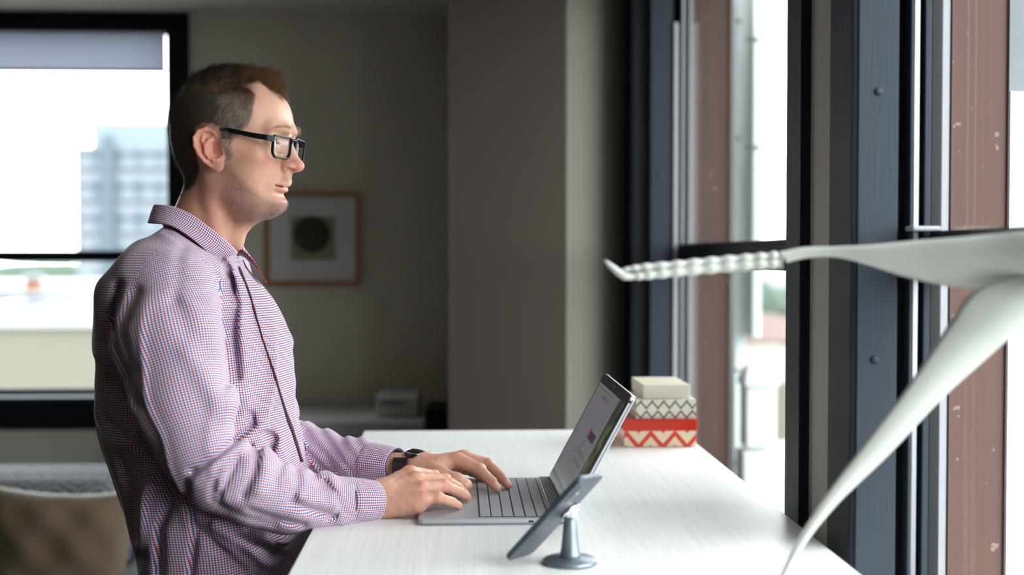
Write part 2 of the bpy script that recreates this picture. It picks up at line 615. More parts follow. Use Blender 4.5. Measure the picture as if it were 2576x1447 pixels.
pc(cb, 'wall', (ax(-500, 26), 26, -40), (ax(640, 26), 48, z_at(822, 26)), M['cream'])
pc(cb, 'parapet', (ax(-500, 26) - .1, 25.9, z_at(822, 26)), (ax(640, 26) + .1, 26.3, z_at(812, 26)), M['white_wall'])
pc(cb, 'roof', (ax(-500, 26) + .3, 26.3, z_at(822, 26)), (ax(640, 26), 48, z_at(822, 26) + .1), M['grey_roof'])
rng = random.Random(4)
_units = []
for (a, b, yt, Y, mt) in ((20, 60, 770, 34, 'grey_roof'), (85, 120, 780, 31, 'stone_dark'), (140, 175, 765, 38, 'grey_roof'),
                          (205, 236, 752, 40, 'white_wall'), (-20, 8, 760, 36, 'stone')):
    o = tag(box('roof_unit', (ax(a, Y), Y, z_at(822, 26) + .1), (ax(b, Y), Y + 2, z_at(yt, Y)), M[mt], bevel=.02),
            None, 'roof unit', group='roof units on the cream building')
    _units.append(o)
for o, l in zip(_units, ('mid grey roof unit, second from the left edge of the photo on the cream roof',
                         'dark squat roof unit in the middle of the cream building roof',
                         'grey roof unit between the dark unit and the white one',
                         'white tall roof unit nearest the man on the cream roof',
                         'pale stone roof unit cut by the left edge of the photo')):
    o['label'] = l
ch = empty('brick_chimney', (-27, 80, -40))
tag(ch, 'orange brick chimney stack rising above the distant roofs', 'chimney')
M['orange'] = flat('orange_brick', srgb(115, 79, 62), 0.9)
pc(ch, 'stack', (ax(62, 80), 80, -40), (ax(92, 80), 81, z_at(700, 80)), M['orange'])
pc(ch, 'chimney_cap', (ax(58, 80), 79.8, z_at(700, 80)), (ax(96, 80), 81.2, z_at(690, 80)), M['stone_dark'])
tag(box('white_building', (ax(-300, 110), 110, -40), (ax(190, 110), 130, z_at(712, 110)), M['white_wall']),
    'long white low building behind the brick chimney', 'building')
tag(box('grey_building', (ax(-300, 70), 70, -40), (ax(330, 70), 76, z_at(740, 70)), M['grey_roof']),
    'flat grey building in front of the long white one', 'building')
# wooded ridge on the horizon
def ridge(name, x0, x1, Y, ytop, amp, seed, label):
    r = random.Random(seed)
    n = 90
    top = []
    h = z_at(ytop, Y)
    for i in range(n + 1):
        x = x0 + (x1 - x0) * i / n
        top.append((x, h + amp * (math.sin(i * .5 + seed) * .5 + r.random() * .6)))
    vs, fs = [], []
    for x, z in top:
        for dy, dz in ((-8, -60), (-4, -amp * 2.2), (0, 0), (10, -amp), (40, -60)):
            vs.append((x, Y + dy + r.random() * 2, z + dz))
    for i in range(n):
        for k in range(4):
            fs.append((i * 5 + k, (i + 1) * 5 + k, (i + 1) * 5 + k + 1, i * 5 + k + 1))
    o = mesh_obj(name, vs, fs, M['leaf'], smooth=True)
    o['kind'] = 'stuff'
    tag(o, label, 'trees')


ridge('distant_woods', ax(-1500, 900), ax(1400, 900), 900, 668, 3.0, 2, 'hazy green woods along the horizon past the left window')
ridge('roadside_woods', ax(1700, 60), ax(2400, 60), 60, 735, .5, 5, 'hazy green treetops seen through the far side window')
rr = tag(box('red_roof', (ax(1900, 24), 24, -40), (ax(2300, 24), 40, z_at(862, 24)), M['brick']),
         'rust red roof below the trees outside the far side window', 'building')
tag(box('grey_parapet', (ax(1900, 34), 34, -40), (ax(2300, 34), 36, z_at(808, 34)), M['grey_roof']),
    'grey parapet between the red roof and the trees', 'wall')
tag(box('street_wall', (ax(1950, 14), 14, -40), (ax(2300, 14), 20, z_at(965, 14)), M['cream']),
    'cream low wall beyond the stone pedestal', 'wall')
# ================================================================== desk
DZ = 1.12
DX0, DX1, DY0, DY1 = ax(915, 2.73), ax(1709, 2.73), 0.72, 2.733
t = NT('white_woodgrain_laminate')
co = t.coord('Object', (520, 5, 1))
n1 = t.noise(1.0, 4, 0.65, vec=co)
co2 = t.coord('Object', (150, 1.6, 1))
n2 = t.noise(1.0, 3, 0.5, vec=co2)
f = t.math('MULTIPLY_ADD', n1, 0.75, t.math('MULTIPLY', n2, 0.35))
t.set(Base_Color=t.ramp(f, [(0.30, srgb(220, 220, 216)), (0.55, srgb(236, 236, 233)), (0.75, srgb(243, 243, 240))]),
      Roughness=0.38)
t.bump(n1, 0.12, 0.0004)
M['laminate'] = t.m
M['desk_leg'] = flat('white_powder_coat', srgb(215, 215, 213), 0.5)
dk = empty('standing_desk', ((DX0 + DX1) / 2, (DY0 + DY1) / 2, 0))
tag(dk, 'tall white wood-grain standing desk along the side windows', 'desk')
inv = Matrix.Translation(dk.location).inverted()


def child(par, o):
    o.parent = par
    o.matrix_parent_inverse = par.matrix_basis.inverted()
    return o


child(dk, box('table_top', (DX0, DY0, DZ - .03), (DX1, DY1, DZ), M['laminate'], bevel=.0015))
for y in (DY0 + .15, DY1 - .2):
    child(dk, box('side_panel', (DX0 + .12, y, 0), (DX1 - .05, y + .03, DZ - .03), M['desk_leg'], bevel=.001))
child(dk, box('modesty_panel', (DX1 - .07, DY0 + .15, .5), (DX1 - .05, DY1 - .2, DZ - .03), M['desk_leg'], bevel=.001))

# ================================================================== laptop
M['lap'] = flat('silver_magnesium', srgb(176, 177, 184), 0.42, 0.35)
M['lap_key'] = flat('silver_key', srgb(158, 160, 166), 0.5, 0.1)
M['lap_gap'] = flat('keyboard_well', srgb(40, 40, 46), 0.6)
M['lap_white'] = flat('pale_lid_edge', srgb(200, 203, 210), 0.35, 0.4)
M['blackgloss'] = flat('black_glass_bezel', (0.004, 0.004, 0.005, 1), 0.12)
LX0, LX1, LY0, LY1, LT = ax(1050, 1.77), 0.150, 1.772, 2.100, .0085
lap = empty('laptop', ((LX0 + LX1) / 2, (LY0 + LY1) / 2, DZ))
tag(lap, 'open silver laptop with a dim screen under the hands of the man', 'laptop')
z0 = DZ + .0006
base = child(lap, prism('base', [(x + (LX0 + LX1) / 2, y + (LY0 + LY1) / 2) for x, y in rounded_rect(LX1 - LX0, LY1 - LY0, .008)],
                        z0, z0 + LT, M['lap'], bevel=.0018))
zt = z0 + LT
child(lap, box('palm_rest_seam', (LX0 + .004, LY0 - .0003, z0 + .0018), (LX1, LY0 + .001, z0 + .0024), M['lap_gap']))
P = .0162
KX0 = ax(1205.5, 1.79)
child(lap, box('keyboard_deck', (KX0 - .001, LY0 + .012, zt - .0005), (KX0 + P * 6 + .001, LY1 - .012, zt + .0002), M['lap_gap']))
ROWS = [[1, 1, 1, 1.25, 5.1, 1.25, 1, 1, 1, 1], [2.2] + [1] * 10 + [2.4], [1.8] + [1] * 11 + [1.8], [1.5] + [1] * 12 + [1.1],
        [1] * 13 + [1.6], [1.04] * 14]
key_mesh = None
KY0, KY1 = LY0 + .0135, LY1 - .0135
for r, row in enumerate(ROWS):
    tot = sum(row)
    y = KY0
    for wk in row:
        ln = (KY1 - KY0) * wk / tot
        x0 = KX0 + r * P
        # right-hand end of the keyboard is the one nearer the camera
        k = box('key', (x0 + .0009, y + .0009, zt), (x0 + P - .0009, y + ln - .0009, zt + .0013), M['lap_key'], bevel=.0006, seg=1)
        child(lap, k)
        y += ln
child(lap, box('trackpad', (LX0 + .012, LY0 + .105, zt - .0002), (ax(1186, 1.86), LY1 - .10, zt + .0003), M['lap'], bevel=.0005))
child(lap, box('hinge', (KX0 + P * 6 + .006, LY0 + .006, zt - .001), (LX1 + .004, LY1 - .006, zt + .0022), M['lap'], bevel=.001))
for k in range(5):
    x = KX0 + P * 6 + .008 + k * .0035
    child(lap, box('hinge_groove', (x, LY0 + .006, zt + .002), (x + .0008, LY1 - .006, zt + .0026), M['lap_gap']))
child(lap, box('port', (LX1 - .052, LY0 - .0006, z0 + .0028), (LX1 - .045, LY0 + .002, z0 + .0058), M['lap_gap'], bevel=.0006))
# lid
lb = Vector((.150, 0, DZ + .012)); lt = Vector((.2425, 0, 1.3025))
u = (lt - lb); LL = u.length; u.normalize()
n = Vector((u.z, 0, -u.x))                                          # points away from the user (back)
lidM = Matrix(((0, u.x, n.x, lb.x), (1, 0, 0, (LY0 + LY1) / 2), (0, u.z, n.z, lb.z), (0, 0, 0, 1)))  # local x->Y, y->u, z->n
# base transform: local X = world Y, local Y = up the lid, local Z = towards the back
WL = LY1 - LY0
def lidp(name, x0, x1, y0, y1, za, zb, mat, r=None, bevel=0.0):
    if r:
        pts = [(x + (x0 + x1) / 2, y + (y0 + y1) / 2) for x, y in rounded_rect(x1 - x0, y1 - y0, r)]
    else:
        pts = [(x0, y0), (x1, y0), (x1, y1), (x0, y1)]
    return child(lap, prism(name, pts, za, zb, mat, bevel=bevel, M=lidM))
lidp('lid', -WL / 2, WL / 2, 0, LL, .0012, .0085, M['lap_white'], .007, .001)
lidp('bezel', -WL / 2 + .0006, WL / 2 - .0006, .0008, LL - .0006, 0, .0014, M['blackgloss'], .0065)
lidp('vent_seam', -WL / 2 - .0003, -WL / 2 + .001, .004, LL - .006, .0050, .0058, M['lap_gap'])
lidp('webcam', -.003, .003, LL - .0085, LL - .0055, -.0003, .0002, M['lap_gap'])
lidp('volume_button', WL / 2 - .045, WL / 2 - .032, LL - .0006, LL + .0009, .003, .006, M['lap'])
lidp('volume_button', WL / 2 - .028, WL / 2 - .015, LL - .0006, LL + .0009, .003, .006, M['lap'])
pj = lidM @ Vector((-WL / 2, LL - .010, .0032))
child(lap, lathe('headphone_jack', [(.0019, 0), (.0019, .0008)], M['lap_gap'], n=16,
                 M=Matrix.Translation(pj) @ Matrix.Rotation(math.radians(90), 4, 'X')))


def emis(name, col, s=1.0, rough=.15):
    t = NT(name)
    t.set(Base_Color=(0.01, 0.01, 0.01, 1), Roughness=rough)
    t.b.inputs['Emission Color'].default_value = col
    t.b.inputs['Emission Strength'].default_value = s
    return t


M['scr_doc'] = emis('screen_grey_page', srgb(92, 90, 96)).m
t = emis('screen_forest_wallpaper', srgb(40, 50, 20))
c_ = t.ramp(t.noise(38, 6, .7, vec=t.coord()), [(0.42, srgb(12, 14, 8)), (0.52, srgb(46, 58, 24)), (0.66, srgb(96, 108, 44))])
t.put(t.b.inputs['Emission Color'], c_)
M['scr_green'] = t.m
M['scr_dark'] = emis('screen_dark_block', srgb(24, 24, 28)).m
M['scr_ink'] = emis('screen_text', srgb(58, 56, 62)).m
M['scr_red'] = emis('screen_red_mark', srgb(96, 46, 42)).m
M['scr_blue'] = emis('screen_blue_mark', srgb(44, 46, 104)).m
bz = .013
scr = lidp('screen', -WL / 2 + bz, WL / 2 - .010, .012, LL - .016, -.0002, .0004, M['scr_green'])
def onscr(name, x0, x1, y0, y1, mat, k=1):
    """x 0..1 from the near end, y 0..1 from the bottom of the screen."""
    X0, X1, Y0, Y1 = -WL / 2 + bz, WL / 2 - .010, .012, LL - .016
    o = prism(name, [(X0 + (X1 - X0) * x0, Y0 + (Y1 - Y0) * y0), (X0 + (X1 - X0) * x1, Y0 + (Y1 - Y0) * y0),
                     (X0 + (X1 - X0) * x1, Y0 + (Y1 - Y0) * y1), (X0 + (X1 - X0) * x0, Y0 + (Y1 - Y0) * y1)],
              -.0002 - .00015 * k, -.0002, mat, M=lidM)
    child(scr, o)
    return o
onscr('page', .17, 1, 0, 1, M['scr_doc'])
onscr('banner', .26, .47, .52, .60, M['scr_dark'], 2)
onscr('red_mark', .46, .52, .52, .615, M['scr_red'], 2)
for i, (a, b, y) in enumerate(((.50, .56, .475), (.44, .50, .45), (.52, .56, .45), (.54, .60, .42), (.30, .60, .385), (.30, .60, .37), (.30, .55, .355),
                               (.27, .58, .29), (.27, .56, .275), (.40, .66, .92), (.40, .80, .895), (.3, .9, .96), (.25, .35, .80))):
    onscr('text_line', a, b, y, y + .007, M['scr_ink'], 2)
for a in (.48, .53, .58, .63):
    onscr('red_mark', a, a + .025, .89, .91, M['scr_red'], 3)
onscr('blue_mark', .66, .69, .33, .345, M['scr_blue'], 2)
onscr('blue_mark', .22, .26, .045, .075, M['scr_blue'], 2)
onscr('taskbar', 0, 1, 0, .03, M['scr_dark'], 3)

# ================================================================== phone on its stand
M['phone'] = flat('space_grey_aluminium', srgb(78, 86, 98), 0.38, 0.55)
M['phone_edge'] = flat('dark_phone_edge', srgb(34, 36, 42), 0.3, 0.4)
M['stand'] = flat('grey_anodised_metal', srgb(128, 138, 146), 0.42, 0.75)
M['chrome'] = flat('chrome', srgb(235, 232, 238), 0.08, 1.0)
B = at(1270, 1408, 1.53); T = at(1458, 1203, 1.487)
u = (T - B); PL = u.length; u.normalize()
w = at(1520, 1190, 1.545) - T; w -= u * w.dot(u); PW = .067; w.normalize()
n = u.cross(w); n.normalize()
if n.x < 0:
    n = -n                                                           # back of the phone, towards the window
PC = B + u * PL / 2 + w * PW / 2
phM = Matrix(((w.x, u.x, n.x, PC.x), (w.y, u.y, n.y, PC.y), (w.z, u.z, n.z, PC.z), (0, 0, 0, 1)))
sx, sz = ax(1435, 1.549), DZ
ps = empty('phone_stand', (sx, 1.549, DZ))
tag(ps, 'small grey metal phone stand with chrome ball joint on the desk', 'phone stand')
child(ps, lathe('base_disc', [(.0325, .0004), (.0336, .0012), (.0334, .0045), (.031, .0062), (.016, .0072), (.0139, .0085)], M['stand'],
                M=Matrix.Translation((sx, 1.549, DZ))))
child(ps, lathe('post', [(.0140, .0078), (.0125, .012), (.0112, .018), (.0098, .030), (.0087, .042), (.0078, .053), (.0070, .055)], M['stand'],
                M=Matrix.Translation((sx, 1.549, DZ))))
child(ps, lathe('ball_joint', [(.001 + .0092 * math.sin(math.pi * i / 14), -.0092 * math.cos(math.pi * i / 14)) for i in range(15)],
                M['chrome'], M=Matrix.Translation((sx + .001, 1.549, DZ + .0625))))
mh = Vector((sx + .001, 1.549, DZ + .0625))
foot = PC + n * .0046
# project ball centre onto the phone back for the magnet head
rel = mh - PC
a_, b_ = rel.dot(w), rel.dot(u)
a_ = max(-.02, min(.02, a_)); b_ = max(-.03, min(.03, b_))
q0 = PC + w * a_ + u * b_ + n * .0040
mM = Matrix(((w.x, u.x, n.x, q0.x), (w.y, u.y, n.y, q0.y), (w.z, u.z, n.z, q0.z), (0, 0, 0, 1)))
hgt = max(.004, rel.dot(n) - .004)
child(ps, lathe('magnet_head', [(.0125, 0), (.0135, .001), (.0135, .003), (.010, .0055), (.006, max(.006, hgt * .8)), (.005, max(.0065, hgt))], M['chrome'], M=mM))
ph = empty('smartphone', tuple(PC))
tag(ph, 'dark grey smartphone tilted on the small metal stand', 'phone')
def php(name, W_, H_, r, za, zb, mat, bevel=0, cx=0, cy=0):
    return child(ph, prism(name, [(x + cx, y + cy) for x, y in rounded_rect(W_, H_, r)], za, zb, mat, bevel=bevel, M=phM))
php('body', PW, PL, .009, -.0030, .0036, M['phone'], .0014)
php('screen', PW - .003, PL - .003, .008, -.0036, -.0029, M['blackgloss'])
php('camera_bump', .0075, .030, .0036, .0034, .0044, M['phone_edge'], .0004, cx=-PW / 2 + .014, cy=PL / 2 - .026)
php('flash', .004, .004, .0019, .0034, .0040, M['chrome'], 0, cx=-PW / 2 + .026, cy=PL / 2 - .026)
php('antenna_line', PW - .006, .0012, .0005, .0034, .0037, M['phone_edge'], 0, cy=PL / 2 - .008)

# ================================================================== stack of boxes
def zigzag(name, ground, ink, mode):
    t = NT(name)
    sep = t.n('SeparateXYZ')
    t.put(sep.inputs[0], t.n('UVMap').outputs[0] if False else t.coord('UV'))
    X, Y = sep.outputs[0], sep.outputs[1]
    wob = t.noise(30, 2, vec=t.coord())
    if mode == 'diamond':
        p = t.math('PINGPONG', t.math('ADD', t.math('MULTIPLY', X, 5.2), .1), .5)   # 0..0.5
        a = t.math('MULTIPLY_ADD', p, .72, .10)
        l1 = t.math('LESS_THAN', t.math('ABSOLUTE', t.math('SUBTRACT', Y, t.math('ADD', a, .44))), .06)
        l2 = t.math('LESS_THAN', t.math('ABSOLUTE', t.math('SUBTRACT', Y, t.math('SUBTRACT', .50, a))), .06)
        top = t.math('GREATER_THAN', Y, .965)
        dash = t.math('GREATER_THAN', t.math('PINGPONG', t.math('MULTIPLY', X, 5.2), .5), .38)
        f = t.math('MAXIMUM', t.math('MAXIMUM', l1, l2), t.math('MULTIPLY', top, dash))
    else:
        p = t.math('PINGPONG', t.math('ADD', t.math('MULTIPLY', X, 2.95), .42), .5)
        a = t.math('MULTIPLY_ADD', p, 1.75, -.02)
        f = t.math('LESS_THAN', t.math('ABSOLUTE', t.math('SUBTRACT', Y, a)), .20)
        p2 = t.math('SUBTRACT', a, 1.0)
        f = t.math('MAXIMUM', f, t.math('LESS_THAN', Y, t.math('SUBTRACT', a, .72)))
        f = t.math('MAXIMUM', f, t.math('GREATER_THAN', Y, t.math('ADD', a, .84)))
    g = t.mix(t.noise(8, 4, vec=t.coord()), ground, tuple(c * .93 for c in ground[:3]) + (1,))
    r = t.mix(t.noise(60, 4, vec=t.coord()), ink, tuple(min(1, c * 1.35 + .01) for c in ink[:3]) + (1,))
    t.set(Base_Color=t.mix(f, g, r), Roughness=0.3)
    return t.m


def uvbox(name, lo, hi, mat, bevel=.0008):
    """Box whose side faces each carry a 0..1 layout."""
    vs = [(x, y, z) for x in (lo[0], hi[0]) for y in (lo[1], hi[1]) for z in (lo[2], hi[2])]
    fs = [(4, 5, 1, 0), (6, 7, 5, 4), (2, 3, 7, 6), (0, 1, 3, 2), (1, 5, 7, 3), (0, 2, 6, 4)]
    o = mesh_obj(name, vs, fs, mat)
    me = o.data
    uv = me.uv_layers.new(name='UVMap')
    sx, sy, sz = hi[0] - lo[0], hi[1] - lo[1], hi[2] - lo[2]
    for p in me.polygons:
        for li in p.loop_indices:
            v = me.vertices[me.loops[li].vertex_index].co
            if abs(p.normal.z) > .5:
                uv.data[li].uv = ((v.x - lo[0]) / sx, .5)
            elif abs(p.normal.y) > .5:
                uv.data[li].uv = ((v.x - lo[0]) / sx, (v.z - lo[2]) / sz)
            else:
                uv.data[li].uv = ((v.y - lo[1]) / sx, (v.z - lo[2]) / sz)
    b = o.modifiers.new('bevel', 'BEVEL')
    b.width, b.segments = bevel, 2
    return o


M['cream_box'] = flat('cream_enamel', srgb(222, 212, 192), 0.35)
M['red_band'] = flat('orange_red_enamel', srgb(196, 44, 20), 0.25, var=.12, vscale=40)
M['diamond'] = zigzag('black_diamond_line_enamel', srgb(226, 220, 205), srgb(8, 26, 24), 'diamond')
M['chevron'] = zigzag('red_chevron_enamel', srgb(228, 208, 178), srgb(196, 44, 20), 'chevron')
Yb = 2.477
bx = empty('keepsake_box', (ax(1664, Yb), 2.57, DZ))
tag(bx, 'orange-red and cream chevron box at the bottom of the stack', 'box', group='stacked boxes at the end of the desk')
zb1 = at(1664, 1084, Yb).z; zb2 = at(1664, 1056, Yb).z
child(bx, uvbox('body', (ax(1572, Yb), Yb, DZ + .0008), (ax(1753, Yb), 2.672, zb1), M['chevron']))
child(bx, box('lid', (ax(1571, Yb) - .0012, Yb - .0015, zb1), (ax(1756, Yb), 2.674, zb2), M['red_band'], bevel=.001))
Yc = 2.487
bx = empty('keepsake_box', (ax(1676, Yc), 2.56, zb2))
tag(bx, 'white box with black zigzag diamonds in the middle of the stack', 'box', group='stacked boxes at the end of the desk')
zc = zb2 + .0385
child(bx, uvbox('body', (ax(1601, Yc), Yc, zb2 + .0004), (ax(1752, Yc), 2.635, zc), M['diamond']))
Yd = 2.50
bx = empty('keepsake_box', (ax(1678, Yd), 2.58, zc))
tag(bx, 'small plain cream box on top of the stack', 'box', group='stacked boxes at the end of the desk')
child(bx, box('body', (ax(1620, Yd), Yd, zc + .0004), (ax(1737, Yd), 2.668, zc + .012), M['cream_box'], bevel=.001))
child(bx, box('lid', (ax(1620, Yd) - .0006, Yd - .0006, zc + .012), (ax(1737, Yd) + .0006, 2.6686, at(1678, 969, Yd).z), M['cream_box'], bevel=.001))

# ================================================================== things by the back wall
Yf = 4.97
pf = empty('picture_frame', (ax(785, Yf), Yf, at(785, 720, Yf).z))
tag(pf, 'square gold-framed print hung on the back wall behind the man', 'framed picture')
M['gold'] = flat('aged_gold_wood', srgb(176, 126, 58), 0.45, 0.2, var=.1, vscale=20)
M['mat'] = flat('white_picture_mat', srgb(240, 240, 238), 0.85)
t = NT('tan_print_paper')
vo = t.noise(22, 6, .65, vec=t.coord())
t.set(Base_Color=t.mix(vo, srgb(158, 150, 124), srgb(186, 178, 150)), Roughness=.8)
M['paper'] = t.m
t = NT('dark_round_ink')
vo = t.noise(30, 6, .65, vec=t.coord())
t.set(Base_Color=t.mix(vo, srgb(26, 26, 26), srgb(104, 100, 88)), Roughness=.8)
M['ink'] = t.m
a, b = at(666, 720, Yf), at(905, 483, Yf)
fw = .018
bm = bmesh.new()
add_box(bm, (a.x, Yf, a.z), (b.x, YB - .002, a.z + fw)); add_box(bm, (a.x, Yf, b.z - fw), (b.x, YB - .002, b.z))
add_box(bm, (a.x, Yf, a.z + fw), (a.x + fw, YB - .002, b.z - fw)); add_box(bm, (b.x - fw, Yf, a.z + fw), (b.x, YB - .002, b.z - fw))
child(pf, bm_obj('frame', bm, M['gold'], bevel=.003))
child(pf, box('mat', (a.x + fw, Yf + .012, a.z + fw), (b.x - fw, Yf + .016, b.z - fw), M['mat']))
a2, b2 = at(730, 655, Yf), at(843, 545, Yf)
pr = child(pf, box('print', (a2.x, Yf + .010, a2.z), (b2.x, Yf + .0121, b2.z), M['paper']))
cp = at(784, 590, Yf)
o = lathe('round_motif', [(.073, 0), (.0728, .0008)], M['ink'], M=Matrix.Translation((cp.x, Yf + .010, cp.z)) @ Matrix.Rotation(math.radians(90), 4, 'X'))
child(pr, o)
child(pf, box('glazing', (a.x + fw, Yf + .006, a.z + fw), (b.x - fw, Yf + .007, b.z - fw), glass_pane('picture_glass', (1, 1, 1, 1), .6)))

M['white_unit'] = flat('white_lacquer', srgb(188, 190, 188), 0.5)
M['white_card'] = flat('white_carton', srgb(196, 194, 192), 0.7)
M['violet'] = flat('violet_print', srgb(110, 112, 150), 0.8)
M['black_unit'] = flat('black_laminate', (0.008, 0.008, 0.009, 1), 0.5)
cz = .92
ct = empty('console_table', (-.75, 4.7, 0))
tag(ct, 'white console table against the back wall below the picture', 'table')
child(ct, box('table_top', (ax(330, 4.38), 4.38, cz - .052), (ax(1066, 4.38), 4.98, cz), M['white_unit'], bevel=.003))
for x in (ax(330, 4.38) + .02, ax(1066, 4.38) - .05):
    for y in (4.42, 4.92):
        child(ct, box('leg', (x, y, 0), (x + .04, y + .04, cz - .052), M['white_unit'], bevel=.002))
cbx = empty('carton', (ax(1000, 4.5), 4.6, cz))
tag(cbx, 'white carton with a violet printed band on the console table', 'box')
xa, xb = ax(944, 4.5), ax(1050, 4.5)
ztop = at(1000, 1000, 4.5).z
child(cbx, box('body', (xa, 4.5, cz + .001), (xb, 4.85, ztop), M['white_card'], bevel=.002))
rng = random.Random(3)
x = xa + .018
while x < xb - .04:
    wd = rng.uniform(.008, .016)
    child(cbx, box('printed_mark', (x, 4.4985, ztop - .030), (x + wd, 4.5, ztop - .012), M['violet']))
    x += wd + .004
bc = empty('black_cabinet', (ax(1110, 4.75), 4.8, 0))
tag(bc, 'black cabinet in the corner between the console and the pillar', 'cabinet')
xa, xb = ax(1074, 4.7), ax(1110, 4.7) + .018
child(bc, box('body', (xa, 4.7, 0), (xb, 4.97, at(1100, 1030, 4.7).z), M['black_unit'], bevel=.003))
child(bc, box('door', (xa + .01, 4.688, .05), (xb - .01, 4.7, at(1100, 1030, 4.7).z - .02), M['black_unit'], bevel=.002))

# ================================================================== sofa and pillow
t = NT('grey_herringbone_weave')
co = t.coord('Object')
sep = t.n('SeparateXYZ'); t.put(sep.inputs[0], co)
X = t.math('ADD', sep.outputs[0], t.math('MULTIPLY', t.noise(3, 2, vec=co), .05))
Z = t.math('ADD', sep.outputs[2], sep.outputs[1])
zig = t.math('PINGPONG', t.math('MULTIPLY', X, 9.0), .5)
ph_ = t.math('MULTIPLY_ADD', Z, 26.0, t.math('MULTIPLY', zig, 3.2))
st = t.math('SINE', t.math('MULTIPLY', ph_, 6.283))
nn = t.noise(60, 4, vec=co)
f = t.math('MULTIPLY_ADD', st, .32, t.math('MULTIPLY_ADD', nn, .9, .05), clamp=True)
t.set(Base_Color=t.mix(f, srgb(52, 56, 60), srgb(150, 154, 160)), Roughness=.95)
t.bump(f, .4, .002)
M['herring'] = t.m
t = NT('brown_velvet')
nn = t.noise(5, 4, vec=t.coord())
t.set(Base_Color=t.mix(nn, srgb(82, 66, 48), srgb(122, 102, 78)), Roughness=.85)
t.b.inputs['Sheen Weight'].default_value = .4
t.b.inputs['Sheen Roughness'].default_value = .5
t.bump(t.noise(300, 3, vec=t.coord()), .3, .001)
M['velvet'] = t.m


def cushion(name, w_, h_, d_, mat, parent=None, M_=None, power=2.6, n=28, seed=0, pinch=.10):
    """Stuffed square cushion in local XZ, thickness along Y."""
    bm = bmesh.new()
    rnd = random.Random(seed)
    ph = [rnd.uniform(0, 6.28) for _ in range(6)]
    grids = []
    for side in (-1, 1):
        g = []
        for i in range(n + 1):
            row = []
            for j in range(n + 1):
                a, b = i / n * 2 - 1, j / n * 2 - 1
                ea, eb = max(0, 1 - abs(a) ** power), max(0, 1 - abs(b) ** power)
                th = (ea * eb) ** .42
                x = a * w_ / 2 * (1 - pinch * (1 - b * b) * abs(a) ** 3)
                z = b * h_ / 2 * (1 - pinch * (1 - a * a) * abs(b) ** 3)
                wr = .006 * math.sin(9 * a + ph[0] + 3 * b) * math.sin(7 * b + ph[1]) * th
                v = Vector((x, side * (d_ / 2 * th + wr), z))
                row.append(v)
            g.append(row)
        grids.append(g)
    vm = {}

    def V(s, i, j):
        edge = i in (0, n) or j in (0, n)
        k = (0 if edge else s, i, j)
        if k not in vm:
            p = grids[s][i][j]
            vm[k] = bm.verts.new(M_ @ p if M_ is not None else p)
        return vm[k]
    for s in (0, 1):
        for i in range(n):
            for j in range(n):
                bm.faces.new((V(s, i, j), V(s, i + 1, j), V(s, i + 1, j + 1), V(s, i, j + 1)))
    return bm_obj(name, bm, mat, parent, smooth=True)


sf = empty('sofa', (-1.75, 3.75, 0))
tag(sf, 'grey herringbone upholstered sofa below the left window', 'sofa')
SX0, SX1 = -2.85, -.78
def rbox(name, lo, hi, r, mat, par):
    return child(par, box(name, lo, hi, mat, bevel=r, seg=5))
o = rbox('backrest', (SX0, 3.78, .18), (SX1, 4.06, .845), .055, M['herring'], sf)
rbox('seat_base', (SX0, 3.05, .12), (SX1, 3.85, .30), .02, M['herring'], sf)
for a, b in ((SX0 + .17, (SX0 + SX1) / 2 - .003), ((SX0 + SX1) / 2 + .003, SX1 - .17)):
    rbox('seat_cushion', (a, 3.03, .302), (b, 3.76, .45), .045, M['herring'], sf)
    rbox('back_cushion', (a, 3.60, .45), (b, 3.775, .86), .07, M['herring'], sf)
for a, b in ((SX0, SX0 + .165), (SX1 - .165, SX1)):
    rbox('armrest', (a, 3.03, .14), (b, 3.84, .64), .045, M['herring'], sf)
for x in (SX0 + .06, SX1 - .1):
    for y in (3.1, 3.95):
        child(sf, box('leg', (x, y, 0), (x + .045, y + .045, .13), M['black_unit'], bevel=.003))
pm = Matrix.Translation((ax(138, 3.46), 3.455, .662)) @ Matrix.Rotation(math.radians(-14), 4, 'X') @ Matrix.Rotation(math.radians(2), 4, 'Y') @ Matrix.Rotation(math.radians(5), 4, 'Z')
o = cushion('throw_pillow', .40, .42, .15, M['velvet'], M_=pm, seed=3)
tag(o, 'brown velvet throw pillow leaning on the grey sofa', 'pillow')

# ================================================================== white ribbon ornament, near the lens
t = NT('glazed_off_white')
t.set(Base_Color=srgb(198, 200, 192), Roughness=.3)
M['glaze'] = t.m


def ribbon(name, rows, thick, mat, parent):
    """rows: (top pixel, bottom pixel, Y, twist) -> thin solid band with a curved section."""
    bm = bmesh.new()
    prev = None
    for (ax_, ay_, bx_, by_, Y, tw) in rows:
        a, b = at(ax_, ay_, Y - tw), at(bx_, by_, Y + tw)
        ring = []
        m = (a + b) / 2
        across = (b - a)
        nn = Vector((0, -1, 0)).cross(across.normalized() if across.length > 1e-6 else Vector((0, 0, 1)))
        dep = Vector((0, -1, 0))
        K = 10
        for k in range(K + 1):
            s = k / K
            bow = math.sin(math.pi * s)
            ring.append(a.lerp(b, s) + dep * (bow * across.length * .18 + thick * .5 * bow ** .5))
        for k in range(K - 1, 0, -1):
            s = k / K
            bow = math.sin(math.pi * s)
            ring.append(a.lerp(b, s) + dep * (bow * across.length * .18 - thick * .5 * bow ** .5))
        vs = [bm.verts.new(p) for p in ring]
        if prev:
            for i in range(len(vs)):
                bm.faces.new((prev[i], prev[(i + 1) % len(vs)], vs[(i + 1) % len(vs)], vs[i]))
        else:
            bm.faces.new(vs[::-1])
        prev = vs
    bm.faces.new(prev)
    return bm_obj(name, bm, mat, parent, smooth=True)


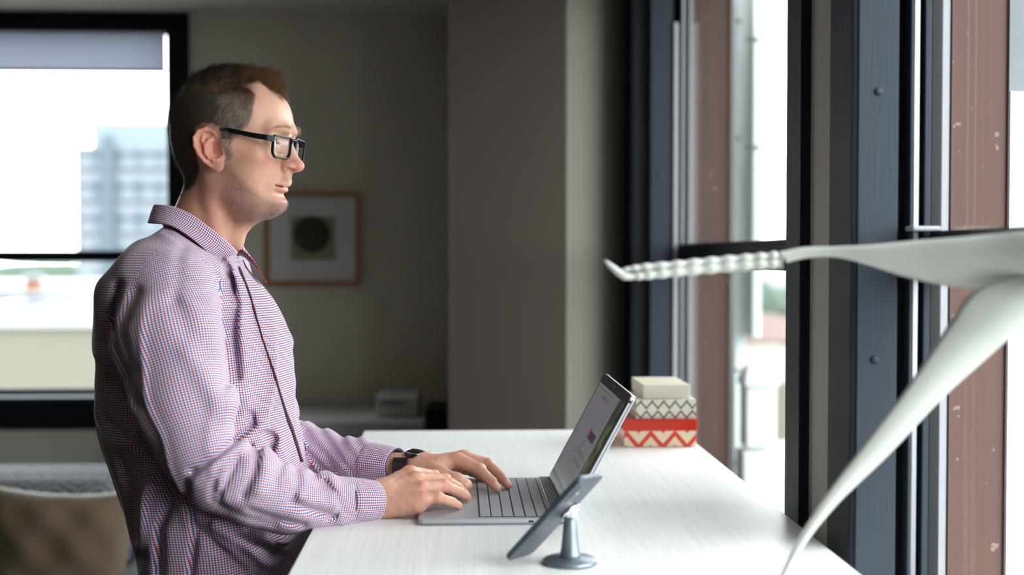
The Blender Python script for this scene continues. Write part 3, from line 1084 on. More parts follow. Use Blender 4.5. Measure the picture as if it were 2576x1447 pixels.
def interp_rows(keys, n):
    """Catmull-Rom through key rows."""
    out = []
    K = np.array(keys, float)
    m = len(K)
    for i in range(m - 1):
        p0, p1, p2, p3 = K[max(i - 1, 0)], K[i], K[i + 1], K[min(i + 2, m - 1)]
        for k in range(n):
            s = k / n
            out.append(.5 * ((2 * p1) + (-p0 + p2) * s + (2 * p0 - 5 * p1 + 4 * p2 - p3) * s * s + (-p0 + 3 * p1 - 3 * p2 + p3) * s ** 3))
    out.append(K[-1])
    return out


orn = empty('ribbon_ornament', tuple(at(1941, 1515, 1.37)))
orn.location.z = DZ
tag(orn, 'off-white glazed ribbon ornament arching over the near desk corner', 'ornament')
up = interp_rows([(1960, 634, 1980, 662, 1.38, 0), (2020, 622, 2030, 650, 1.375, 0), (2100, 620, 2105, 648, 1.365, .002),
                  (2190, 616, 2185, 668, 1.35, .004), (2290, 606, 2280, 698, 1.335, .008), (2400, 597, 2390, 722, 1.315, .012),
                  (2500, 588, 2490, 728, 1.295, .014), (2600, 580, 2590, 720, 1.27, .014), (2720, 585, 2700, 700, 1.25, .010),
                  (2800, 620, 2770, 700, 1.24, .005)], 6)
child(orn, ribbon('upper_band', up, .004, M['glaze'], None))
lowk = interp_rows([(1936, 1500, 1954, 1507, 1.372, 0), (1962, 1447, 1978, 1455, 1.372, 0), (2005, 1360, 2024, 1372, 1.37, 0), (2080, 1242, 2110, 1266, 1.36, .001),
                    (2180, 1110, 2235, 1146, 1.35, .003), (2290, 962, 2362, 1012, 1.335, .005), (2390, 810, 2480, 905, 1.32, .007),
                    (2445, 735, 2600, 800, 1.30, .008), (2560, 690, 2690, 740, 1.285, .008), (2700, 655, 2790, 700, 1.26, .005)], 6)
child(orn, ribbon('lower_band', lowk, .004, M['glaze'], None))
# beaded strip with two scalloped rows ending in a curved tip
def bead_row(keys, amp, rad0, name):
    pts, rad = [], []
    rows = interp_rows(keys, 26)
    for i, (px_, py_, Y, r) in enumerate(rows):
        pts.append(at(px_, py_, Y))
        rad.append(r * (1 + amp * math.cos(i * 2 * math.pi / 11.0)) * Y / 3200)
    return child(orn, tube(name, pts, rad, M['glaze'], n=14))


bead_row([(1968, 644, 1.38, 13), (1900, 650, 1.385, 12.5), (1800, 658, 1.39, 12), (1700, 667, 1.39, 11), (1610, 674, 1.39, 9), (1565, 680, 1.39, 5)], .15, 1, 'beaded_edge')
bead_row([(1968, 664, 1.375, 11), (1900, 668, 1.38, 11.5), (1800, 676, 1.385, 11.5), (1700, 686, 1.385, 11), (1620, 694, 1.385, 10), (1575, 697, 1.385, 7)], .14, 1, 'beaded_edge')
child(orn, tube('tip', [at(*p) for p in ((1590, 697, 1.385), (1572, 696, 1.385), (1556, 686, 1.385), (1540, 672, 1.385), (1528, 662, 1.385), (1520, 655, 1.385))],
                [8 * 1.385 / 3200, 9.5 * 1.385 / 3200, 9 * 1.385 / 3200, 7.5 * 1.385 / 3200, 5.5 * 1.385 / 3200, 2.5 * 1.385 / 3200], M['glaze'], n=14))
child(orn, lathe('foot', [(.010, .0003), (.011, .002), (.006, .006), (.003, .010)], M['glaze'], n=24, M=Matrix.Translation(at(1941, 1515, 1.372) * 1.0 - Vector((0, 0, at(1941, 1515, 1.372).z - DZ)))))
# ================================================================== implicit-surface toolkit for bodies and cloth
F32 = np.float32


def smin(a, b, k):
    h = np.clip(0.5 + 0.5 * (b - a) / k, 0, 1)
    return b + (a - b) * h - k * h * (1 - h)


def smax(a, b, k):
    return -smin(-a, -b, k)


def ell(P, c, r, R=None):
    """Approximate distance to an ellipsoid."""
    q = P - np.array(c, F32)
    if R is not None:
        q = q @ np.array(R, F32)
    r = np.array(r, F32)
    k0 = np.sqrt(((q / r) ** 2).sum(-1))
    k1 = np.sqrt(((q / (r * r)) ** 2).sum(-1))
    return k0 * (k0 - 1) / np.maximum(k1, 1e-9)


def cone(P, a, b, ra, rb, sq=None):
    """Round cone between a and b (radius interpolated). sq=(axis vector, factor) flattens along an axis."""
    a = np.array(a, F32); b = np.array(b, F32)
    ab = b - a
    q = P - a
    t = np.clip((q @ ab) / float(ab @ ab), 0, 1)
    d = q - t[..., None] * ab
    if sq is not None:
        v = np.array(sq[0], F32); v /= np.linalg.norm(v)
        m = d @ v
        d = d + (m * (sq[1] - 1))[..., None] * v
    return np.sqrt((d * d).sum(-1)) - (ra + (rb - ra) * t)


def chain(P, pts, rads, k, sq=None):
    f = None
    for i in range(len(pts) - 1):
        g = cone(P, pts[i], pts[i + 1], rads[i], rads[i + 1], sq)
        f = g if f is None else smin(f, g, k)
    return f


def rotm(rx=0, ry=0, rz=0):
    return np.array(Matrix.Rotation(math.radians(rz), 3, 'Z') @ Matrix.Rotation(math.radians(ry), 3, 'Y') @ Matrix.Rotation(math.radians(rx), 3, 'X'))


def surf(fn, lo, hi, h, chunk=48):
    """Naive surface nets of fn over a box; returns verts, quads (numpy)."""
    lo = np.array(lo, float); hi = np.array(hi, float)
    n = np.ceil((hi - lo) / h).astype(int) + 1
    xs, ys, zs = [(lo[i] + np.arange(n[i]) * h).astype(F32) for i in range(3)]
    Fv = np.empty(n, F32)
    for i in range(0, n[0], chunk):
        g = np.stack(np.meshgrid(xs[i:i + chunk], ys, zs, indexing='ij'), -1)
        Fv[i:i + chunk] = fn(g.reshape(-1, 3)).reshape(g.shape[:3])
    S = Fv < 0
    c = np.zeros((n[0] - 1, n[1] - 1, n[2] - 1), np.int8)
    for dx in (0, 1):
        for dy in (0, 1):
            for dz in (0, 1):
                c += S[dx:n[0] - 1 + dx, dy:n[1] - 1 + dy, dz:n[2] - 1 + dz]
    act = (c > 0) & (c < 8)
    I = np.argwhere(act)
    idx = -np.ones(act.shape, np.int32)
    idx[act] = np.arange(len(I))
    acc = np.zeros((len(I), 3)); cnt = np.zeros(len(I))
    cor = [(x, y, z) for x in (0, 1) for y in (0, 1) for z in (0, 1)]
    for a in cor:
        for d in range(3):
            if a[d]:
                continue
            b = list(a); b[d] = 1
            fa = Fv[I[:, 0] + a[0], I[:, 1] + a[1], I[:, 2] + a[2]]
            fb = Fv[I[:, 0] + b[0], I[:, 1] + b[1], I[:, 2] + b[2]]
            m = (fa < 0) != (fb < 0)
            t = np.where(m, fa / np.where(m, fa - fb, 1), 0)
            p = np.tile(np.array(a, float), (len(I), 1))
            p[:, d] += t
            acc += p * m[:, None]; cnt += m
    V = lo + (I + acc / cnt[:, None]) * h
    Q = []
    for d in range(3):
        e, f = [(1, 2), (2, 0), (0, 1)][d]
        sl0 = [slice(1, n[k] - 1) for k in range(3)]; sl0[d] = slice(0, n[d] - 1)
        sl1 = list(sl0); sl1[d] = slice(1, n[d])
        s0, s1 = S[tuple(sl0)], S[tuple(sl1)]
        E = np.argwhere(s0 != s1)
        flip = s0[tuple(E.T)]
        off = np.array([1, 1, 1]); off[d] = 0
        E = E + off
        def cell(de, df):
            k = E.copy(); k[:, e] -= de; k[:, f] -= df
            return idx[k[:, 0], k[:, 1], k[:, 2]]
        q = np.stack([cell(1, 1), cell(0, 1), cell(0, 0), cell(1, 0)], -1)
        q[~flip] = q[~flip][:, ::-1]
        Q.append(q)
    Q = np.concatenate(Q)
    Q = Q[(Q >= 0).all(1)]
    return V, Q


def relax(V, Q, it=2, lam=.5):
    """Laplacian smoothing."""
    E = np.concatenate([Q[:, [0, 1]], Q[:, [1, 2]], Q[:, [2, 3]], Q[:, [3, 0]]])
    E = np.concatenate([E, E[:, ::-1]])
    deg = np.bincount(E[:, 0], minlength=len(V)).astype(float)
    for _ in range(it):
        s = np.stack([np.bincount(E[:, 0], V[E[:, 1], k], len(V)) for k in range(3)], -1)
        V = V + lam * (s / deg[:, None] - V)
    return V


def np_mesh(name, V, Q, mat=None, parent=None, mats=None, fmat=None):
    me = bpy.data.meshes.new(name)
    me.vertices.add(len(V))
    me.vertices.foreach_set('co', np.asarray(V, F32).ravel())
    k = Q.shape[1]
    me.loops.add(len(Q) * k)
    me.loops.foreach_set('vertex_index', np.asarray(Q, np.int32).ravel())
    me.polygons.add(len(Q))
    me.polygons.foreach_set('loop_start', np.arange(0, len(Q) * k, k, dtype=np.int32))
    me.polygons.foreach_set('use_smooth', np.ones(len(Q), bool))
    for m in (mats or [mat]):
        me.materials.append(m)
    if fmat is not None:
        me.polygons.foreach_set('material_index', np.asarray(fmat, np.int32))
    me.update(calc_edges=True)
    return link(bpy.data.objects.new(name, me), parent)


def vattr(o, name, arr):
    a = o.data.attributes.new(name, 'FLOAT', 'POINT')
    a.data.foreach_set('value', np.asarray(arr, F32))


def cr(xs, ys):
    """Smooth interpolation through table points (monotone enough for our use)."""
    xs = np.array(xs, float); ys = np.array(ys, float)
    o = np.argsort(xs); xs, ys = xs[o], ys[o]
    m = np.gradient(ys, xs)

    def f(x):
        x = np.clip(x, xs[0], xs[-1])
        i = np.clip(np.searchsorted(xs, x, side='right') - 1, 0, len(xs) - 2)
        h = xs[i + 1] - xs[i]
        t = (x - xs[i]) / h
        t2, t3 = t * t, t * t * t
        return ((2 * t3 - 3 * t2 + 1) * ys[i] + (t3 - 2 * t2 + t) * h * m[i] + (-2 * t3 + 3 * t2) * ys[i + 1] + (t3 - t2) * h * m[i + 1]).astype(F32)
    return f


def vnoise(P, scale, seed=0):
    """Cheap smooth pseudo-noise from rotated sines, about -1..1."""
    r = np.random.RandomState(seed)
    out = 0
    for k in range(5):
        d = r.normal(size=3); d /= np.linalg.norm(d)
        out = out + np.sin((P @ d.astype(F32)) * scale * (0.7 + .6 * r.rand()) + r.rand() * 6.28 + 1.3 * np.sin((P @ r.normal(size=3).astype(F32)) * scale * .35))
    return out / 3.2
# ================================================================== the man: head (millimetres; x forward, y to his left, z up from the eye line)
HO = Vector((-0.3345, 1.95, at(600, 358, 1.95).z))
HYAW = math.radians(-15.0)
EYEZ = -3.5


def head_field(P, parts=False):
    x, y, z = P[:, 0], P[:, 1], P[:, 2]
    ay = np.abs(y)
    S = P.copy(); S[:, 1] = ay                                       # symmetric half space
    # skull and facial mass from level slices
    front = cr([-125, -112, -100, -90, -78, -66, -56, -46, -30, -12, 5, 20, 34, 50, 64, 80],
               [44, 56, 68.5, 73.0, 68, 71, 75, 76, 75, 75.5, 79.0, 82.5, 79.5, 75, 70, 56])
    wid = cr([-125, -112, -100, -85, -70, -55, -40, -20, 0, 20, 40, 60, 80],
             [30, 38, 45, 52, 57, 61.5, 66, 69.5, 71, 72.5, 73.5, 73, 66])
    npw = cr([-125, -100, -80, -55, -30, 0, 25, 45, 80], [1.75, 1.75, 1.85, 1.95, 2.15, 2.35, 2.5, 2.35, 2.0])
    ff, ww, nn = front(z), wid(z), npw(z)
    cx = -8.0
    ax_ = np.where(x > cx, ff - cx, 62.0)
    e = np.where(x > cx, nn, 2.0)
    k = (np.abs((x - cx) / ax_) ** e + (ay / ww) ** e + 1e-9) ** (1 / e)
    face = (k - 1) * np.minimum(ax_, ww) * .92
    # bottom plane of the jaw: rises from chin to jaw angle; and a top cut
    zb = -119 + np.clip(x - 40, 0, 50) * .50 + np.clip(x-20,-20,20)*.05 + np.clip(14 - x, 0, 60) * .62 - np.clip(ay - 20, 0, 60) * .0
    face = smax(face, (zb - z) * .9, 16)
    face = smax(face, z - 62, 20)
    cran = ell(P, (-11.5, 0, 34), (90.5, 76, 78.5))
    occ = ell(P, (-51, 0, 0), (50, 58, 66))
    f = smin(face, smin(cran, occ, 20), 16)
    # neck
    nk = cone(P * np.array([1, .95, 1], F32), (-104, 0, -235), (-27, 0, -60), 54, 47.5)
    f = smin(f, nk, 16)
    scm = cone(S, (-22, 14, -205), (-20, 54, -50), 12, 9)              # neck strap muscle
    f = smin(f, scm, 14)
    f = smin(f, cone(P, (19, 0, -112), (-18, 0, -150), 12, 18), 14)
    adam = ell(P, (0, 0, -152), (8, 8, 12)); f = smin(f, adam, 12)
    # brow, temples, cheekbones, jaw angle, chin
    f = smin(f, cone(S, (82.5, 13, 14.5), (72, 42, 16), 7.5, 6.5), 12)
    f = smin(f, ell(S, (52, 42, -27), (18, 17, 14)), 20)
    f = smin(f, ell(S, (34, 44, -56), (24, 17, 26)), 22)
    f = smin(f, cone(S, (48, 50, -20), (10, 66, -14), 6, 4), 20)
    f = smin(f, cone(S, (-2, 50, -66), (42, 29, -96), 12, 12), 24)
    f = smin(f, ell(P, (57, 0, -94), (19, 24, 14)), 12)
    f = smin(f, ell(S, (54, 19, -55), (14, 13, 20)), 16)             # muzzle / nasolabial
    # eye sockets
    f = smax(f, -ell(S, (84, 31, -3), (13.0, 17.5, 11.0)), 12)
    f = smax(f, -ell(S, (92, 13.5, 0), (8, 5.5, 9)), 8)
    # lids over the ball
    lid = ell(S, (65.6, 31, EYEZ), (14.6, 16.5, 14.2))
    slit = smax(ell(S, (80, 31, EYEZ - 7.2), (16, 15.6, 13.0)), ell(S, (80, 31, EYEZ + 5.6), (16, 15.6, 10.6)), .6)
    lid = smax(lid, -slit, .8)
    f = smin(f, lid, 2.2)
    f = smin(f, cone(S, (76, 24, 8.5), (70.5, 44, 6.5), 3.0, 2.4), 7)      # fold of the upper lid
    f = smin(f, cone(S, (75, 20, -14), (71, 40, -15), 3.0, 2.4), 12)
    # nose
    f = smin(f, cone(P, (76, 0, 6), (95, 0, -32), 5.5, 7.0), 8)
    f = smin(f, cone(P, (75, 0, -2), (83, 0, -38), 8, 10), 10)
    f = smin(f, ell(P, (96.3, 0, -37.5), (11, 10.5, 8.8)), 5)
    f = smin(f, ell(S, (85.5, 11.5, -39), (10.8, 6.4, 7.6)), 4)
    f = smin(f, cone(P, (96, 0, -42), (83, 0, -45), 3.4, 3.6), 4)    # septum
    f = smax(f, -ell(S, (89.5, 7.2, -46.0), (7.4, 3.2, 4.6), rotm(0, -10, 14)), 1.8)
    f = smax(f, -ell(S, (89.5, 13.5, -48.2), (7.5, 8, 3.6), rotm(0, 8, 0)), 1.8)
    f = smax(f, -cone(S, (81, 20.5, -35), (77, 21, -43), .6, .6), 5)
    f = smax(f, -ell(S, (90.5, 15.5, -43.0), (7.0, 9.0, 2.3), rotm(0, 10, 0)), 1.2)
    # lips
    def lipcurve(zc, xc, half, bow):
        """distance field of a curved lip roll following the dental arch"""
        yy = np.clip(ay, 0, half)
        px = xc - 0.0125 * yy ** 2 - .00001 * yy ** 4
        return px, yy
    half = 27.0
    px, yy = lipcurve(0, 79.2, half, 0)
    tap = np.clip(1 - (ay / half) ** 2.2, 0.0, 1)
    zu = -64.4 + .9 * np.cos(ay / 5.0) * np.exp(-ay / 9) + 1.0 * (ay / half) ** 2
    dl = np.sqrt(((x - px + 2.2) / 1.25) ** 2 + (z - zu) ** 2 + (ay - yy) ** 2) - (0.8 + 3.5 * tap)
    f = smin(f, dl, 5)
    zl = -73.8 + 6.4 * (ay / half) ** 2
    dl2 = np.sqrt(((x - px + 5.6) / 1.25) ** 2 + (z - zl) ** 2 + (ay - yy) ** 2) - (0.8 + 4.1 * tap)
    f = smin(f, dl2, 4)
    zm = -68.9 + .6 * np.cos(ay / 4) * np.exp(-ay / 8) + 2.6 * (ay / half) ** 2
    cut = np.sqrt((np.maximum(np.abs(x - px - 1) - 8, 0)) ** 2 + (z - zm) ** 2 + np.maximum(ay - half + 6, 0) ** 2) - 1.0
    f = smax(f, -cut, 1.8)
    f = smin(f, cone(S, (78, 3, -48), (78.5, 4, -58.5), 6.2, 6.2), 9)
    f = smax(f, -ell(P, (79.0, 0, -82), (6.5, 15, 3.2)), 7)           # hollow under the lower lip
    f = smax(f, -cone(P, (88, 0, -49), (86.5, 0, -57), 1.2, 1.6), 4)   # philtrum
    f = smax(f, -cone(S, (84, 25, -42), (76, 33, -58), .8, .6), 9)      # smile fold
    if parts:
        return f, dl, dl2
    return f


EARC = np.array([-3.0, 76.5, -18.0])


def ear_field(P):
    """Auricle built in a tilted local frame: u forward, v up, w outwards."""
    S = P.copy(); S[:, 1] = np.abs(S[:, 1])
    q = (S - EARC.astype(F32)) @ rotm(0, -22, 0).astype(F32)              # lean the top backwards
    u, w, v = q[:, 0] * 1.13, q[:, 1], q[:, 2]
    w = w + u * .42 + 1.5                                             # back edge stands off the head
    L = np.stack([u, v, w], -1).astype(F32)
    # outline: helix path (u, v)
    hel = [(13, 4), (14.5, 14), (11.5, 25), (3, 32), (-8, 32), (-17, 25), (-20.5, 13), (-19.5, 0), (-16, -12), (-10.5, -21)]
    def path(pts, r, ww):
        f = None
        for i in range(len(pts) - 1):
            g = cone(L, (*pts[i], ww[i]), (*pts[i + 1], ww[i + 1]), r[i], r[i + 1])
            f = g if f is None else smin(f, g, 1.5)
        return f
    f = path(hel, [1.8, 2.9, 3.3, 3.4, 3.4, 3.4, 3.3, 3.1, 2.9, 2.9], [-1, 2, 4, 5, 5.4, 5.4, 5.2, 5, 4.4, 3.4])
    plate = ell(L, (-2.5, 4, 0.4), (19.5, 31, 3.2))
    f = smin(f, plate, 2.5)
    anti = path([(6, 19), (0, 15), (-7, 9), (-10, 0), (-8, -9), (-3, -14), (3, -15.5)], [2.6, 3.0, 3.4, 3.5, 3.2, 3.0, 2.6], [2, 3, 4, 4.4, 4, 3.6, 3.4])
    f = smin(f, anti, 2.5)
    f = smin(f, path([(-8, 10), (-10, 18), (-5, 25)], [2.8, 2.2, 1.5], [3.2, 3, 3]), 3)
    lobe = ell(L, (-1.5, -25, 2.0), (8.8, 9.0, 4.0)); f = smin(f, lobe, 4)
    trag = ell(L, (13.0, -5, 2.0), (3.6, 6.2, 4.0)); f = smin(f, trag, 3)
    conch = ell(L, (3.0, -1, 5.0), (9.0, 12.5, 8.5)); f = smax(f, -conch, 2.0)
    scap = ell(L, (-13.2, 12, 6.9), (2.8, 12, 3.4)); f = smax(f, -scap, 1.6)
    tri = ell(L, (3, 22, 6), (7.0, 4.6, 4.2), None); f = smax(f, -tri, 1.6)
    canal = ell(L, (10, -6, 2), (3.2, 4.0, 6)); f = smax(f, -canal, 1.5)
    root = ell(L, (7, 0, -9), (11, 24, 8)); f = smin(f, root, 3)
    return f


def skin_field(P):
    return smin(head_field(P), ear_field(P), 2.5)


def to_world(V):
    c, s = math.cos(HYAW), math.sin(HYAW)
    V = np.asarray(V, float) / 1000
    return np.stack([HO.x + c * V[:, 0] - s * V[:, 1], HO.y + s * V[:, 0] + c * V[:, 1], HO.z + V[:, 2]], -1)


HEAD_H = 1.1
# ------------------------------------------------------------------ skin
def skin_material():
    t = NT('skin')
    co = t.coord('Object')
    blot = t.noise(22, 5, .6, vec=co)
    fine = t.noise(160, 3, .6, vec=co)
    base = t.mix(blot, srgb(204, 152, 128), srgb(226, 180, 158))
    base = t.mix(t.math('MULTIPLY', fine, .35), base, srgb(190, 132, 112))
    def at_(n):
        o = t.n('Attribute'); o.attribute_name = n
        return o.outputs['Fac']
    base = t.mix(at_('red'), base, srgb(206, 112, 96))
    base = t.mix(at_('beard'), base, srgb(142, 102, 88))
    base = t.mix(at_('lip'), base, srgb(206, 142, 128))
    base = t.mix(at_('nail'), base, srgb(230, 186, 172))
    base = t.mix(at_('scalp'), base, srgb(50, 38, 30))
    sp = t.math('GREATER_THAN', t.noise(110, 1, .5, vec=co), .735)
    base = t.mix(t.math('MULTIPLY', sp, .10), base, srgb(150, 92, 72))
    t.set(Base_Color=base, Roughness=.48)
    t.b.inputs['Subsurface Weight'].default_value = .35
    t.b.inputs['Subsurface Radius'].default_value = (1.0, .35, .18)
    t.b.inputs['Subsurface Scale'].default_value = .006
    t.b.inputs['Specular IOR Level'].default_value = .45
    t.bump(t.math('ADD', t.noise(700, 3, .6, vec=co), t.math('MULTIPLY', t.noise(140, 3, .6, vec=co), .8)), .22, .0006)
    return t.m


M['skin'] = skin_material()


def gauss(P, c, r):
    return np.exp(-(((P - np.array(c)) / np.array(r)) ** 2).sum(-1))


# ------------------------------------------------------------------ hair placement
def nearest_on(Vm, Nm, dirs_fn):
    pass


def hairline_mask(P):
    """1 where the scalp grows hair (mm head space)."""
    x, y, z = P[:, 0], np.abs(P[:, 1]), P[:, 2]
    # front hairline: receding temples
    top = np.where(x > -200, 1, 1)
    # front limit in x as a function of height / side
    fl = cr([0, 15, 30, 45, 60, 75], [68, 66, 55, 44, 44, 46])(y)       # front edge on the top
    m_top = (z > 58 + np.clip(x - 40, 0, 40) * .22) & (x < fl + (z - 66) * -.6 + 4)
    side = cr([-40, -30, -15, 0, 15, 30, 45, 60], [14, 17, 22, 27, 42, 51, 54, 53])(z)  # temple edge in x
    m_side = (y > 40) & (z > -26) & (x < side) & (z <= 60)
    m_side &= ~((x > -36) & (x < 12) & (z < 16))                       # ear window
    sideburn = (y > 50) & (z > -30) & (z < 20) & (x > 7) & (x < 25)
    back_lim = cr([-95, -70, -40, -20, 0], [-80, -78, -62, -20, 4])(x)
    m_back = (x < -22) & (z > back_lim) & ~((x > -34) & (z < 16) & (z > -46) & (y > 55))
    return m_top | m_side | sideburn | m_back
person = empty('person', (-0.42, 1.95, 0))
tag(person, 'man in a checked shirt and black glasses standing typing at the desk', 'person')
EH = 2.2 if 'PREVIEW' in globals() else 1.15
eye_white = flat('eye_white', srgb(222, 214, 208), .15)
t = NT('blue_grey_iris')
t.set(Base_Color=srgb(86, 106, 118), Roughness=.1)
iris_m = t.m
pupil_m = flat('pupil', (0.004, 0.004, 0.004, 1), .05)


def eyeball(side, parent):
    """A ball with iris and pupil facing forward, slightly up and to the side of the window."""
    c = Vector(to_world(np.array([[66.2, side * 31, EYEZ]]))[0])
    yaw = HYAW + math.radians(2)
    Mx = Matrix.Translation(c) @ Matrix.Rotation(yaw, 4, 'Z') @ Matrix.Rotation(math.radians(90 - 1), 4, 'Y')
    r = .0123
    bm = bmesh.new()
    rings = []
    angs = [0, 4, 8.5, 12, 16, 20, 24, 28, 32, 40, 55, 70, 90, 120, 180]
    N = 32
    for a in angs:
        rr = r * math.sin(math.radians(a)); zz_ = r * math.cos(math.radians(a)) + (.0007 * (1 - (a / 28) ** 2) if a < 28 else 0)
        rings.append([bm.verts.new(Mx @ Vector((rr * math.cos(2 * math.pi * k / N), rr * math.sin(2 * math.pi * k / N), zz_))) for k in range(N)])
    for i, (a, b) in enumerate(zip(rings, rings[1:])):
        for k in range(N):
            f = bm.faces.new((a[k], b[k], b[(k + 1) % N], a[(k + 1) % N]))
            f.material_index = 2 if angs[i] < 12 else (1 if angs[i] < 28 else 0)
    bmesh.ops.remove_doubles(bm, verts=bm.verts, dist=1e-6)
    return bm_obj('eye', bm, None, parent, smooth=True, mats=[eye_white, iris_m, pupil_m])


# ------------------------------------------------------------------ head mesh (kept in head mm until placed)
HV, HQ = surf(skin_field, (-115, -98, -225), (118, 98, 118), EH)
HV = relax(HV, HQ, 1, .5)


def normals(V, Q):
    a = np.cross(V[Q[:, 2]] - V[Q[:, 0]], V[Q[:, 3]] - V[Q[:, 1]])
    N = np.zeros_like(V)
    for k in range(4):
        for d in range(3):
            N[:, d] += np.bincount(Q[:, k], a[:, d], len(V))
    return N / np.maximum(np.linalg.norm(N, axis=1, keepdims=True), 1e-12)


HN = normals(HV, HQ)
_, _dl, _dl2 = head_field(HV.astype(F32), True)
lipm = np.clip(1.2 - np.minimum(_dl, _dl2) / .8, 0, 1) * (HV[:, 0] > 55)
ayv = np.abs(HV[:, 1])
Sv = HV.copy(); Sv[:, 1] = ayv
redm = (.55 * gauss(Sv, (100, 0, -40), (14, 16, 12)) + .38 * gauss(Sv, (60, 45, -30), (22, 22, 18))
        + .42 * np.clip(1.5 - np.abs(ear_field(HV.astype(F32))) / 3, 0, 1) * np.clip((ayv - 68) / 6, 0, 1) + .25 * gauss(Sv, (-20, 55, -110), (40, 30, 50)) + .3 * gauss(Sv, (70, 22, -8), (9, 10, 6)))
jaw_top = cr([-20, 5, 20, 40, 55, 70, 90], [-22, -26, -42, -62, -78, -86, -86])(HV[:, 0])
beardm = np.clip((jaw_top + 4 - HV[:, 2]) / 14, 0, 1) * np.clip((HV[:, 2] + 132) / 12, 0, 1) * np.clip((HV[:, 0] + 8) / 16, 0, 1)
must = gauss(Sv, (86, 10, -57), (10, 16, 5))
beardm = np.clip(np.maximum(beardm, must * .9), 0, 1) * (1 - lipm) * .58


def smooth_attr(a, Q, n, it):
    E = np.concatenate([Q[:, [0, 1]], Q[:, [1, 2]], Q[:, [2, 3]], Q[:, [3, 0]]])
    E = np.concatenate([E, E[:, ::-1]])
    deg = np.bincount(E[:, 0], minlength=n).astype(float)
    for _ in range(it):
        a = .4 * a + .6 * np.bincount(E[:, 0], a[E[:, 1]], n) / deg
    return a


notear = ((np.abs(ear_field(HV.astype(F32))) > 1.5) & ~((ayv > 77.5) & (HV[:, 2] < 20))).astype(float)
hm = hairline_mask(HV + vnoise(HV.astype(F32), .25, 3)[:, None] * 2.0 + vnoise(HV.astype(F32), .9, 8)[:, None] * 1.2).astype(float) * notear
hm = smooth_attr(hm, HQ, len(HV), int(24 / EH ** 1.5)) * notear
scalpm = np.clip(hm * 1.7 - .7, 0, 1) * .85 * (1 - .7 * (ayv > 50) * (HV[:, 2] < -2) * (HV[:, 0] > 4))
# ------------------------------------------------------------------ hair, beard, brows as real strands
def strands(name, roots, dirs, length, seg, rad, mat, parent, curl=.0, gravity=0, seed=0, lay=None, tipr=.25):
    """roots, dirs in head mm; returns a hair-curves object in world space."""
    rnd = np.random.RandomState(seed)
    n = len(roots)
    L = np.broadcast_to(length, (n,))
    pts = np.zeros((n, seg, 3))
    p = roots.copy(); d = dirs.copy()
    j = rnd.normal(size=(n, 3)) * curl
    for s in range(seg):
        pts[:, s] = p
        d = d + j * .5 + np.array([0, 0, -gravity])
        if lay is not None:
            d = d + lay * (.9 if s else .3)
        d /= np.linalg.norm(d, axis=1, keepdims=True)
        p = p + d * (L / (seg - 1))[:, None]
    Wp = to_world(pts.reshape(-1, 3)).astype(F32)
    hc = bpy.data.hair_curves.new(name)
    hc.add_curves([seg] * n)
    hc.points.foreach_set('position', Wp.ravel())
    r = np.broadcast_to(rad, (n,))[:, None] * np.linspace(1, tipr, seg)[None, :]
    hc.points.foreach_set('radius', (r.ravel() / 1000).astype(F32))
    hc.materials.append(mat)
    return link(bpy.data.objects.new(name, hc), parent)


def hair_mat(name, c, rough=.45, var=.25):
    t = NT(name)
    hi = t.n('HairInfo')
    lo = tuple(x * (1 - var) for x in c[:3]) + (1,)
    up_ = tuple(min(1, x * (1 + var)) for x in c[:3]) + (1,)
    t.set(Base_Color=t.mix(hi.outputs['Random'], lo, up_), Roughness=rough)
    t.b.inputs['Specular IOR Level'].default_value = .6
    return t.m


M['hair_dark'] = hair_mat('dark_brown_hair', srgb(40, 30, 23))
M['hair_mid'] = hair_mat('sandy_brown_hair', srgb(112, 80, 54))
M['hair_grey'] = hair_mat('greying_hair', srgb(176, 160, 146), var=.35)
M['beard_grey'] = hair_mat('grey_stubble', srgb(190, 176, 164), var=.35)
M['beard_brown'] = hair_mat('brown_stubble', srgb(96, 66, 50), var=.3)
M['brow'] = hair_mat('fair_eyebrow', srgb(150, 118, 92), var=.3)


def sample_on(mask_w, count, seed):
    """Random surface points with probability weight per vertex."""
    rnd = np.random.RandomState(seed)
    a = np.cross(HV[HQ[:, 2]] - HV[HQ[:, 0]], HV[HQ[:, 3]] - HV[HQ[:, 1]])
    w = mask_w[HQ].mean(1) * np.linalg.norm(a, axis=1)
    w = w / w.sum()
    f = rnd.choice(len(HQ), count, p=w)
    u, v = rnd.rand(count, 1), rnd.rand(count, 1)
    q = HQ[f]
    P_ = (HV[q[:, 0]] * (1 - u) * (1 - v) + HV[q[:, 1]] * u * (1 - v) + HV[q[:, 2]] * u * v + HV[q[:, 3]] * (1 - u) * v)
    N_ = HN[q].mean(1)
    return P_, N_ / np.linalg.norm(N_, axis=1, keepdims=True)


def unit(v):
    return v / np.maximum(np.linalg.norm(v, axis=-1, keepdims=True), 1e-9)


ho = empty('hair', tuple(HO), parent=person)
ho.matrix_parent_inverse = person.matrix_basis.inverted()
HAIRN = 16000 if 'PREVIEW' in globals() else 46000


def flow(P_, N_):
    """Combing direction over the scalp: forward on top, down and back on the sides and nape."""
    x, y, z = P_[:, 0], P_[:, 1], P_[:, 2]
    topw = np.clip((z - 62) / 25, 0, 1)[:, None]
    fr = np.stack([np.ones_like(x), y * -.004, np.full_like(x, .1)], -1)
    sd = np.stack([np.where(x > 10, -.55, -.30), np.zeros_like(x), np.full_like(x, -1.0)], -1)
    d = fr * topw + sd * (1 - topw)
    d = d - N_ * (d * N_).sum(1, keepdims=True)
    return unit(d)


